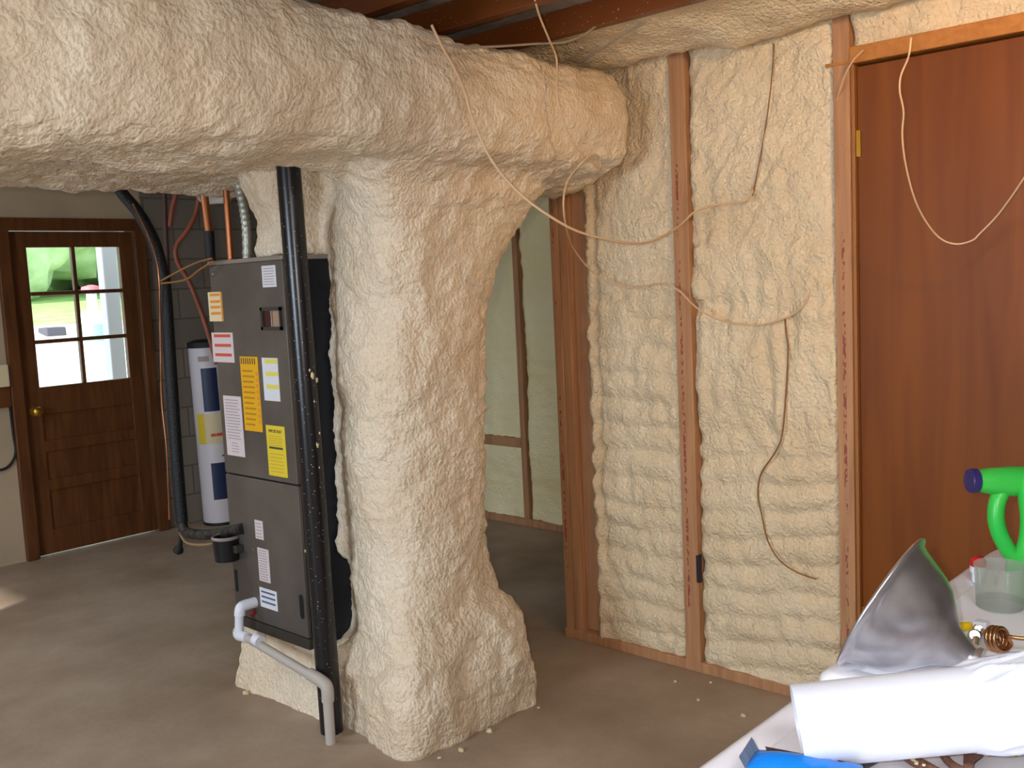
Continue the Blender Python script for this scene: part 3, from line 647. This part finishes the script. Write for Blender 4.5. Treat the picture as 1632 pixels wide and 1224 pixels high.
# things above and beside the cabinet
HX = 1.97
hp = [at(x, y, 'x', HX) for x, y in ((170, 270), (195, 308), (221, 340), (244, 382), (257, 425), (264, 470), (270, 560), (276, 650), (283, 750), (290, 832))]
t = thing('insulated_hose', (hp[-1].x, hp[-1].y, 0), 'thick black insulated hose curving down from the duct left of the air handler', 'hose')
MB().tube(catmull(hp, 6), .0245, 14).obj('hose', RUBBER, t, True)
MB().tube(catmull([hp[-1]+Vector((0, 0, .0)), hp[-1]+Vector((0, -.02, -.035)), at(318, 852, 'x', HX), at(350, 850, 'x', HX+.02), at(388, 842, 'x', 2.0)], 6), .021, 14).obj('elbow_run', mat('grimy pipe wrap', '#3a332c', .5, 0, .5, 90, .3, 40, (1, 1, 1), '#15161a'), t, True)
MB().tube(catmull([hp[-1]+Vector((-.005, .02, -.01)), at(288, 862, 'x', HX), at(283, 880, 'x', HX)], 5), [.007]*5+[.008, .009, .012, .02, .022, .015], 10).obj('loose_end', RUBBER, t, True)
MB().tube(catmull([at(x, y, 'x', HX-.035) for x, y in ((212, 325), (232, 365), (247, 405), (254, 450), (256, 560), (258, 640), (266, 720), (270, 828))], 6), .0035, 8).obj('copper_line', COPPER, t, True)
MB().tube(catmull([at(285, 845, 'x', HX), at(298, 865, 'x', HX-.02), at(330, 868, 'x', HX-.01), at(352, 860, 'x', HX)], 6), .006, 8).obj('lower_line', mat('tan tubing', '#8a7350', .5), t, True)
b = MB()
for pts in (((256, 448), (285, 432), (315, 418), (338, 412)), ((256, 452), (295, 446), (318, 430), (340, 416))): b.tube(catmull([at(x, y, 'x', HX-.03+.03*(i/3)) for i, (x, y) in enumerate(pts)], 6), .004, 8)
tag(b.obj('control_wire', WIREB, None, True), 'brown control wire pair tied from the black hose to the air handler top', 'wire')
# black trap cup on the cabinet's left edge
c = at(361, 874, 'x', 1.97)
t = thing('trap_cup', (c.x, c.y, c.z-.045), 'black plastic cup hung at the lower left of the air handler', 'cup')
MB().lathe([(0, -.045), (.046, -.045), (.052, .045), (.048, .045), (.042, -.035), (0, -.035)], c, n=28, cap=False).obj('bowl', mat('black plastic', '#101316', .35), t, 40)
MB().lathe([(.0525, .040), (.055, .046), (.050, .052), (.047, .047)], c, n=28, cap=False).obj('rim', mat('pale rim', '#8d8480', .4), t, 40)
MB().box(c+Vector((-.004, -.075, -.01)), c+Vector((.03, -.05, .02)), .003).obj('bracket', STEELD, t)

# lines above the cabinet
def pipe_(name, pts, x, r, m, label, cat='pipe', ends=''):
    P = [at(px, py, 'x', x) for px, py in pts]
    if 'u' in ends: P = [Vector((P[0].x, P[0].y, 2.469))]+P
    if 'd' in ends: P = P+[Vector((P[-1].x, P[-1].y, 0))]
    b = MB(); b.tube(catmull(P, 5), r, 12); return tag(b.obj(name, m, None, True), label, cat)
t = thing('suction_line', at(334, 415, 'x', 2.14), 'bright copper pipe with a black insulated lower half on the air handler top', 'pipe')
MB().tube([at(320, 262, 'x', 2.14), at(333, 372, 'x', 2.14)], .016, 12).obj('bare_copper', COPPER, t, True)
MB().tube([at(333, 368, 'x', 2.14), at(336, 420, 'x', 2.14)], .021, 12).obj('insulation', RUBBER, t, True)
pipe_('copper_pipe', ((355, 262), (359, 295), (363, 340), (368, 418)), 2.12, .0125, COPPER, 'slim copper pipe between insulated pipe and flexible conduit above the air handler')
b = MB(); ctrl = catmull([at(x, y, 'x', 2.10) for x, y in ((376, 268), (382, 300), (389, 335), (393, 370), (394, 416))], 12)
b.tube(ctrl, [.0175+.0016*math.sin(i*1.9) for i in range(len(ctrl))], 14); tag(b.obj('flexible_conduit', CONDUIT, None, True), 'grey ribbed flexible conduit dropping to the air handler top', 'conduit')
pipe_('orange_tube', ((318, 255), (318, 300), (312, 340), (298, 368), (281, 392), (283, 418), (302, 450), (318, 490), (330, 525), (345, 580)), 2.6, .011, ORTUBE, 'long orange tube curving down left of the copper pipes and behind the air handler', 'tube', 'u')
pipe_('orange_tube', ((286, 258), (283, 300), (275, 330), (271, 360)), 2.6, .012, ORTUBE, 'short thin orange tube end left of the longer orange tube', 'tube', 'u')
pipe_('dark_pipe', ((260, 262), (262, 312), (264, 370), (267, 430), (270, 470), (275, 560)), 2.4, .012, mat('dark iron', '#4a2f2a', .6), 'thin dark iron pipe behind the black hose', 'pipe', 'u')
b = MB(); pv = catmull([at(316, 270, 'x', 2.35)+Vector((0, 0, .4)), at(316, 270, 'x', 2.35), at(318, 305, 'x', 2.35), at(326, 318, 'x', 2.34), at(345, 318, 'x', 2.32), at(364, 314, 'x', 2.3), at(370, 285, 'x', 2.3)], 4); b.tube(pv, .019, 12); tag(b.obj('pipe_stub', GREYP, None, True), 'bent grey pipe just under the duct between the copper pipes', 'pipe')

# tall white tank at the block wall
tc = Vector((3.505, 6.05, 0)); rr = .12
t = thing('tall_white_tank', tc, 'tall slim white tank with dark blue label panels behind the air handler', 'tank')
tilt = Vector((-.012, .0, 1)).normalized()
MB().lathe([(.105, 0), (rr, .015), (rr, 1.20), (.11, 1.225), (.02, 1.23)], tc, tilt, 30).obj('shell', TANKW, t, 40)
MB().lathe([(.123, 1.205), (.123, 1.24), (.08, 1.255), (.02, 1.256)], tc, tilt, 30).obj('black_cap', RUBBER, t, 40)
MB().lathe([(.124, 0), (.124, .02)], tc, tilt, 30).obj('foot_ring', RUBBER, t, 40)
def wrap_label(name, z0, z1, a0, a1, m, lab=None):
    A = Vector((0, -1, 0)); B = Vector((1, 0, 0)); R = []
    A = (A-tilt*A.dot(tilt)).normalized(); B = tilt.cross(A)
    for z in np.linspace(z0, z1, 6): R.append([tc+tilt*z+(A*math.cos(a)+B*math.sin(a))*(rr+.002) for a in np.linspace(a0, a1, 9)])
    o = MB().rings(R, closed=False, cap=False).obj(name, m, t, True)
    if lab: o['label'] = lab
wrap_label('navy_panel', .78, 1.07, -.95, -.1, NAVY); wrap_label('navy_panel', .18, .43, -.85, 0, NAVY)
wrap_label('cream_band', .56, .765, -1.4, 1.2, CREAM); wrap_label('yellow_edge', .56, .765, -1.5, -1.0, YEL, 'yellow strip'); wrap_label('red_script', .61, .63, -.7, .5, RED)
wrap_label('oval_mark', 1.115, 1.15, -1.05, -.45, INK); wrap_label('brass_dot', .06, .10, -.05, .2, BRASS); wrap_label('small_mark', .47, .48, -.2, .05, INKD)

# foam crumbs on the concrete
cr = MB().obj('x', CREAM) if False else None
proto = blob(0, 0, 0, .010, .008, .006, 3, .6, 6).obj('foam_crumb', CREAM, None, True)
spots = [(412, 1096), (392, 1104), (424, 1102), (476, 1131), (640, 1208), (780, 1165), (850, 1122), (858, 1128), (1076, 1086), (1113, 1115), (1133, 1088), (1185, 1140), (700, 1208), (735, 1195)]
for i, (x, y) in enumerate(spots):
    o = proto if i == 0 else proto.copy()
    if i: COL.objects.link(o)
    p = at(x, y, 'z', .005); o.location = p; s = random.uniform(.6, 1.5); o.scale = (s, s, s); o.rotation_euler.z = random.random()*6
    tag(o, 'tiny cream crumb of trimmed foam lying on the concrete floor', 'foam crumb', 'foam crumbs on the floor')

# ================================================================== LOOSE WIRES
def wire(pts, r, m, label, name='loose_cable', cat='cable', wide=None, k=8):
    P = [at(x, y, ax, v) for x, y, ax, v in pts]
    b = MB(); b.tube(catmull(P, k), r, 9, wide); return tag(b.obj(name, m, None, True), label, cat, 'loose cables')
# cable looping over the trunk end and sagging across to the wall
wire([(846, -30, 'y', 2.0), (858, 20, 'y', 2.05), (876, 65, 'y', 2.1), (887, 95, 'y', 2.14), (888, 150, 'y', 2.13), (898, 195, 'y', 2.13), (915, 232, 'y', 2.13), (938, 254, 'y', 2.13), (955, 268, 'y', 2.14), (954, 250, 'y', 2.13), (942, 248, 'y', 2.12), (925, 262, 'y', 2.13), (905, 288, 'y', 2.2), (898, 320, 'y', 2.2), (902, 360, 'y', 2.25), (915, 398, 'x', 3.1), (950, 438, 'x', 3.13), (1000, 459, 'x', 3.15), (1050, 452, 'x', 3.15), (1080, 462, 'x', 3.15), (1110, 490, 'x', 3.15), (1150, 511, 'x', 3.16), (1200, 518, 'x', 3.165), (1240, 511, 'x', 3.17), (1275, 493, 'x', 3.175), (1290, 470, 'x', 3.18), (1297, 452, 'x', 3.20)], .0034, WIRE, 'thin cream cable over the duct end, sagging across the middle stud')
wire([(688, 40, 'y', 2.14), (705, 75, 'y', 2.15), (722, 105, 'y', 2.155), (740, 145, 'y', 2.16), (750, 180, 'y', 2.16), (768, 225, 'y', 2.15), (790, 265, 'y', 2.12), (830, 310, 'y', 2.05), (880, 347, 'y', 1.98), (930, 372, 'y', 1.95), (1000, 387, 'y', 1.92), (1040, 384, 'y', 1.92), (1080, 362, 'x', 3.0), (1110, 336, 'x', 3.12), (1150, 325, 'x', 3.15), (1185, 321, 'x', 3.165), (1198, 308, 'x', 3.18), (1199, 296, 'x', 3.205)], .0042, WIRE, 'thicker cream cable drooping from the duct face to the wall between duct and door')
wire([(1233, 60, 'x', 3.20), (1232, 100, 'x', 3.186), (1226, 160, 'x', 3.184), (1218, 215, 'x', 3.186), (1206, 280, 'x', 3.182), (1199, 312, 'x', 3.20)], .0025, WIREB, 'thin brown cable half buried in the upper part of the wide foam bay')
wire([(660, 46, 'y', 2.2), (690, 62, 'y', 2.16), (730, 74, 'y', 2.14), (790, 74, 'y', 2.14), (850, 70, 'y', 2.14), (905, 66, 'y', 2.12), (945, 45, 'y', 2.1), (965, 20, 'y', 2.08), (978, -20, 'y', 2.06)], .0038, WIREG, 'grey cable lying along the top edge of the foamed duct')
wire([(925, 98, 'x', 2.9), (960, 76, 'x', 2.88), (1010, 46, 'x', 2.86), (1060, 14, 'x', 2.84), (1090, -12, 'x', 2.82)], .0040, WIREG, 'grey cable running diagonally under the foam band at the ceiling')
wire([(1251, 508, 'x', 3.20), (1253, 530, 'x', 3.18), (1256, 560, 'x', 3.178), (1253, 620, 'x', 3.178), (1247, 690, 'x', 3.176), (1236, 720, 'x', 3.176), (1213, 755, 'x', 3.176), (1208, 790, 'x', 3.176), (1214, 820, 'x', 3.176), (1223, 860, 'x', 3.176), (1241, 891, 'x', 3.176), (1268, 911, 'x', 3.176), (1301, 923, 'x', 3.18)], .0030, WIREB, 'thin brown cable hanging down the lower half of the wide foam bay')
wire([(1452, 60, 'x', 2.78), (1448, 90, 'x', 2.78), (1436, 120, 'x', 2.78), (1434, 145, 'x', 2.78), (1440, 178, 'x', 2.80), (1438, 215, 'x', 2.82), (1443, 260, 'x', 2.86), (1457, 315, 'x', 2.92), (1477, 355, 'x', 2.98), (1500, 381, 'x', 3.02), (1525, 389, 'x', 3.04), (1550, 383, 'x', 3.05), (1562, 372, 'x', 3.05), (1590, 343, 'x', 3.04), (1620, 302, 'x', 3.0), (1650, 255, 'x', 2.95)], .0026, WIRE, 'thin pale cable looping down in front of the brown plywood door')
wire([(1376, 80, 'x', 3.16), (1360, 96, 'x', 3.15), (1347, 120, 'x', 3.155), (1338, 145, 'x', 3.165), (1331, 166, 'x', 3.19)], .0026, WIRE, 'short cream cable end at the top of the door-side stud')

# ================================================================== TABLE AND WHAT IS ON IT
TZ = .75
t = thing('folding_table', (1.9, .45, 0), 'white plastic folding table in the lower right foreground', 'table')
def top_slab(x0, x1, y0, y1, z, rc):
    """moulded top with rounded corners, sloped rim and a shallow groove inside it"""
    def ring(inset, zz):
        pts = []; r = max(.004, rc-inset)
        for cx, cy, a0 in ((x1-inset-r, y1-inset-r, 0), (x0+inset+r, y1-inset-r, 90), (x0+inset+r, y0+inset+r, 180), (x1-inset-r, y0+inset+r, 270)):
            for k in range(9):
                a = math.radians(a0+90*k/8); pts.append((cx+r*math.cos(a), cy+r*math.sin(a), zz))
        return pts
    return MB().rings([ring(.02, z-.045), ring(.002, z-.042), ring(0, z-.02), ring(.004, z-.010), ring(.018, z-.001), ring(.024, z), ring(.060, z), ring(.063, z-.0025), ring(.070, z-.0025), ring(.074, z)])
top_slab(.95, 1.757, .08, .862, TZ, .04).obj('tabletop_half', TABLE, t, 50)
top_slab(1.760, 2.86, .08, .872, TZ+.006, .04).obj('tabletop_half', TABLE, t, 50)
for x in (1.05, 2.75):
    for y in (.16, .80): MB().tube([(x, y, 0), (x, y, TZ-.04)], .016, 12).obj('leg', GREYP, t, True)
    MB().tube([(x, .16, .3), (x, .80, .3)], .012, 10).obj('brace', GREYP, t, True)

# big white pipe lying across the table, resting on the tools
PA = at(1271, 1157, 'z', .818); PB = at(1556, 1128, 'z', .855)
ax = (PB-PA).normalized(); rad = .0645
def basis(ax):
    s = ax.cross(Vector((0, 0, 1))).normalized(); return s, s.cross(ax)
t = thing('white_pipe', (PA+PB)/2-Vector((0, 0, rad)), 'large white PVC pipe lying across the table with one open end', 'pipe')
L = (PB-PA).length
MB().lathe([(rad, 0), (rad, L+.5), (rad-.006, L+.5), (rad-.006, 0), (rad, 0)], PA, ax, 64, cap=False).obj('tube', WHITEP, t, 40)
# crumpled film wrapped over its far end
s_, u_ = basis(ax); R = []
n = 120
for i in range(61):
    h = L*.965+.5*i/60; ring = []
    for j in range(n):
        a = 2*math.pi*j/n; dd = s_*math.cos(a)+u_*math.sin(a)
        q = Vector((h*9, math.cos(a)*1.4, math.sin(a)*1.4))
        f1 = noise.noise(q); ridge = 1-abs(noise.noise(q*1.7+Vector((5, 2, 0))))*2
        e = .002+(.004+.010*max(0, f1+.3))*sstep(2, 16, i)+.007*max(0, ridge)**3 + .05*min(1, max(0, i-12)/40)*max(0, dd.dot(Vector((0, 0, 1))))*.6
        e *= sstep(0, 4, i)*.9+.1
        hh = h + (.018*math.sin(a*2.0+.6)+.010*math.sin(a*5))*max(0, 1-i/15)
        ring.append(PA+ax*hh+dd*(rad+e))
    R.append(ring)
tag(MB().rings(R, cap=False).obj('plastic_film', BAG, None, 180), 'crumpled white plastic film wrapped around the right end of the white pipe', 'plastic film')

# metal funnel lying on its side
def atd(x, y, depth): return CAM + ((x-816)/FPX*Rt - (y-612)/FPX*Up + Fw)*depth
P1 = at(1341, 1058, 'z', .760); FD = (P1-CAM).dot(Fw); K = FD/FPX
FC = atd(1405, 960, FD); LS = (FC-CAM).normalized(); FA = (.83*Rt-.55*Up); FA = (FA-LS*FA.dot(LS)).normalized(); FA = (FA-.10*LS).normalized()
t = thing('funnel', (FC.x, FC.y, .757), 'big dull metal funnel lying on its side on the white table, mouth to the left', 'funnel')
prof = [(115, -4), (120, -3), (122, 0), (120, 3), (112, 6), (107, 14), (104, 22), (95, 43), (87, 60), (76, 76), (54, 96), (36, 112), (26, 130), (20, 148), (17, 160)]
outer = [(r*K, h*K) for r, h in prof]; inner = [((r-1.6)*K, (h+.2)*K) for r, h in prof[::-1]]
MB().lathe(outer+inner, FC, FA, 72, cap=False).obj('bowl', ALU, t, 50)
sp = [FC+FA*(150*K), FC+FA*(172*K)+Rt*4*K, FC+FA*(186*K)+Rt*18*K+Up*8*K, FC+FA*(198*K)+Rt*40*K+Up*18*K]
rimr = [FC+(lambda A, B, a: (A*math.cos(a)+B*math.sin(a))*119*K)(FA.orthogonal().normalized(), FA.cross(FA.orthogonal().normalized()), 2*math.pi*q/64) for q in range(64)]
MB().tube(rimr, 3.2*K, 10, wrap=True, cap=False).obj('rolled_rim', ALU, t, True)
spc = catmull(sp, 5); MB().tube(spc, [17*K-(.5*K)*i*.6 for i in range(len(spc))], 20).obj('spout', ALU, t, True)
MB().lathe([(18*K, 146*K), (27*K, 149*K), (28*K, 156*K), (18*K, 160*K)], FC, FA, 36, cap=False).obj('spout_collar', ALU, t, 40)
hk = atd(1515, 1013, FD-.035); ringp = [hk+(Rt*math.cos(a)*6+Up*math.sin(a)*8)*K for a in [2*math.pi*k/20 for k in range(20)]]
MB().tube(ringp, .0012, 6, wrap=True, cap=False).obj('hanging_ring', NICKEL, t, True)

# clear measuring cup
c = at(1593.5, 966, 'z', .7575)
t = thing('measuring_cup', c, 'small clear plastic cup standing on the table in front of the green bottle', 'cup')
cr_ = .0545; ch = .098
MB().lathe([(cr_*.90, 0), (cr_, ch), (cr_*1.02, ch), (cr_*1.02, ch-.004), (cr_*.985, ch-.004), (cr_*.92, .001), (cr_*.9, 0)], c, n=48, cap=False).obj('wall', CUP, t, 50)
MB().lathe([(0, .0012), (cr_*.885, .0012), (cr_*.905, .018), (0, .018)], c, n=48, cap=False).obj('cup_base', CUPG, t, 50)
# small white bottle with red cap
c = at(1559, 927, 'z', .7565)
t = thing('small_bottle', c, 'little white bottle with a round red cap behind the clear cup', 'bottle')
MB().lathe([(.014, 0), (.015, .004), (.015, .022), (.019, .026), (.019, .040), (.012, .041)], c, n=24).obj('body', WHITEP, t, 40)
MB().lathe([(.018, .040), (.019, .045), (.0175, .056), (.011, .063), (0, .065)], c, n=24).obj('red_cap', REDP, t, 50)
# green jug with loop handle and sideways neck
G = at(1665, 944, 'z', .757); GD = (G-CAM).dot(Fw)
t = thing('green_jug', (G.x, G.y, .757), 'bright green plastic jug with loop handle and purple cap on the table', 'jug')
g = lambda x, y: atd(x, y, GD); k_ = GD/FPX
hv = Vector((Rt.x, Rt.y, 0)).normalized(); dvv = Vector((Fw.x, Fw.y, 0)).normalized()
R = []
for yp, w in ((946, 60), (942, 64), (915, 66), (896, 64), (884, 58), (872, 50), (855, 45), (825, 43), (795, 46), (770, 46), (752, 38), (744, 20)):
    cc = G+hv*(4*k_)+Vector((0, 0, (946-yp)*k_)); R.append([cc+hv*math.cos(a)*w*k_+dvv*math.sin(a)*w*k_*.5 for a in [2*math.pi*q/28 for q in range(28)]])
R = [list(r) for r in zip(*[catmull([ring[j] for ring in R], 4) for j in range(28)])]
MB().rings(R).obj('body', GREEN, t, 60)
MB().tube(catmull([g(1665, 768), g(1632, 767), g(1600, 767), g(1557, 766)], 4), [24*k_]*8+[23*k_, 22*k_, 21*k_, 19*k_, 17.5*k_], 24).obj('neck', GREEN, t, 50)
hd = catmull([g(1604, 772), g(1591, 795), g(1587, 822), g(1592, 848), g(1605, 874), g(1624, 900)], 6)
MB().tube(hd, [12.5*k_]*len(hd), 16, wide=(dvv, 1.1)).obj('handle', GREEN, t, 60)
na = (g(1540, 766)-g(1560, 766)).normalized()
MB().lathe([(18.5*k_, 0), (19.5*k_, 1*k_), (19.5*k_, 12*k_), (18*k_, 13.5*k_), (0, 13.5*k_)], g(1557.5, 766), na, 28, cap=False).obj('purple_cap', PURPLE, t, 40)

# yellow plug, fitting and copper pigtail
a0 = at(1519, 999, 'z', .766); a1 = at(1549, 998, 'z', .766)
tag(MB().tube([a0+(a1-a0)*q for q in (0, .05, .9, .97, 1)], [.007, .0095, .0095, .007, .004], 14).obj('yellow_marker', YELP, None, True), 'short yellow plastic plug between the funnel and the coiled copper tube', 'plug')
c = at(1556, 1014, 'z', .768)
t = thing('brass_fitting', c, 'silvery pipe fitting with two hex ends beside the copper coil', 'fitting')
va = (-Fw*.85-Rt*.25+Up*.45).normalized()
for px, py, rr_ in ((1561, 1003, .0135), (1553, 1013, .0135)):
    q = at(px, py, 'z', .770); MB().lathe([(rr_*.9, -.014), (rr_, -.010), (rr_, .004), (rr_*.8, .007), (rr_*.75, .004), (rr_*.42, .004), (rr_*.42, .009), (0, .009)], q, va, 8 if py < 1010 else 18, cap=False).obj('hex_end', NICKEL, t, 30)
MB().tube([at(1556, 1018, 'z', .768), at(1555, 1030, 'z', .764)], [.007, .005], 12).obj('nipple', NICKEL, t, True)
q = at(1564, 995, 'z', .778); MB().box(q-Vector((.013, .013, .006)), q+Vector((.013, .013, .008)), .003).obj('white_tab', WHITEP, t)
c = at(1590, 1018, 'z', .782)
va = (Rt*.42+Up*.12-Fw*.9).normalized(); A = va.cross(Vector((0, 0, 1))).normalized(); B = va.cross(A)
pts = [at(1566, 1004, 'z', .772), at(1573, 1010, 'z', .776)]
for k in range(3*16+1):
    a = 2*math.pi*k/16+2.6; pts.append(c+va*(-.014+.028*k/48)+(A*math.cos(a)+B*math.sin(a))*.0225)
pts += [at(1606, 1015, 'z', .790), at(1622, 1017, 'z', .79), at(1650, 1019, 'z', .79)]
tag(MB().tube(catmull(pts, 3), .0042, 10).obj('copper_pigtail', BRASSC, None, True), 'coiled copper tube with a straight tail running off the right side of the table', 'copper tube')

# blue wrapper and brown tools in the foreground
A_ = at(1196, 1212, 'z', .775); B_ = at(1370, 1246, 'z', .775)
t = thing('blue_packet', ((A_+B_)/2).xy.to_3d()+Vector((0, 0, .752)), 'shiny blue wrapper packet with a grey crimped end at the front of the table', 'packet')
ax2 = (B_-A_); L2 = ax2.length; ax2.normalize(); sd = ax2.cross(Vector((0, 0, 1))).normalized(); up2 = sd.cross(ax2)
R = []
for i in range(25):
    u = i/24; e = min(1, (math.sin(math.pi*min(u, .5))**.45) if u < .5 else 1)
    h_ = .004+.018*e; w_ = .034
    R.append([A_+ax2*(L2*u)+up2*(math.sin(a)*h_*(1+.25*noise.noise(Vector((u*7, a, 1)))))+sd*math.cos(a)*w_ for a in [2*math.pi*q/24 for q in range(24)]])
MB().rings(R).obj('pouch', BLUEP, t, 60)
R = []
for j in range(31):
    v = -1+2*j/30; R.append([A_+ax2*(-.012*q+.004)+sd*(.036*v)+up2*((.018*q)+.002*math.sin(j*1.9)+.003*q) for q in (0, .5, 1)])
b = MB(); b.rings(R, closed=False, cap=False); b.rings([[p+ax2*.0012 for p in r] for r in R], closed=False, cap=False); b.obj('crimp', GREYF, t, True)
b = MB(); R = []
for i in range(13):
    u = .1+.9*i/12; R.append([A_+ax2*(L2*u)+up2*(math.sin(a)*.0226)+sd*math.cos(a)*.0345 for a in (-2.95+2*math.pi, 2.75, 2.4)])
b.rings(R, closed=False, cap=False); b.obj('brown_band', RUST, t, True)

def ztube(pts, r, m, name, lab, cat, z=.762, wide=None):
    P = [at(x, y, 'z', z) for x, y in pts]; b = MB(); b.tube(catmull(P, 6), r, 12, wide); return tag(b.obj(name, m, None, True), lab, cat)
ztube(((1330, 1246), (1352, 1228), (1375, 1215), (1392, 1206)), .011, DARKT, 'tool_handle', 'dark tool handle sticking out under the left part of the white pipe', 'tool')
pts = [(1440, 1200), (1456, 1212), (1475, 1222), (1500, 1236)]
t = ztube(pts, .0095, RUST, 'rusty_wrench', 'rusty brown wrench with pale flecks poking out under the white pipe', 'wrench')
for k in range(9):
    u = random.random(); x = 1442+52*u; y = 1204+28*u+random.uniform(-3, 3); p = at(x, y, 'z', .771)
    q = blob(p.x, p.y, p.z, .003, .003, .0018, k, .5, 5).obj('foam_fleck', CREAM, t, True)
ztube(((1500, 1196), (1508, 1210), (1522, 1222), (1545, 1232)), .0065, RUST, 'clamp_rod', 'thin curved brown rod beside the rusty block under the white pipe', 'rod')
c0 = at(1553, 1205, 'z', .765); b = MB()
b.rings([[at(x, y, 'z', z) for x, y in ((1536, 1190), (1569, 1188), (1566, 1205), (1552, 1216), (1548, 1240), (1534, 1240))] for z in (.753, .770)])
tag(b.obj('rusty_block', RUST), 'blocky rusty brown tool head under the right end of the white pipe', 'tool')
c = at(1618, 1203, 'z', .757); tag(MB().lathe([(.006, 0), (.007, .003), (.004, .006), (0, .007)], c, n=14, cap=False).obj('small_screw', BRASS, None, 40), 'small brassy screw lying under the white film at the right edge', 'screw')
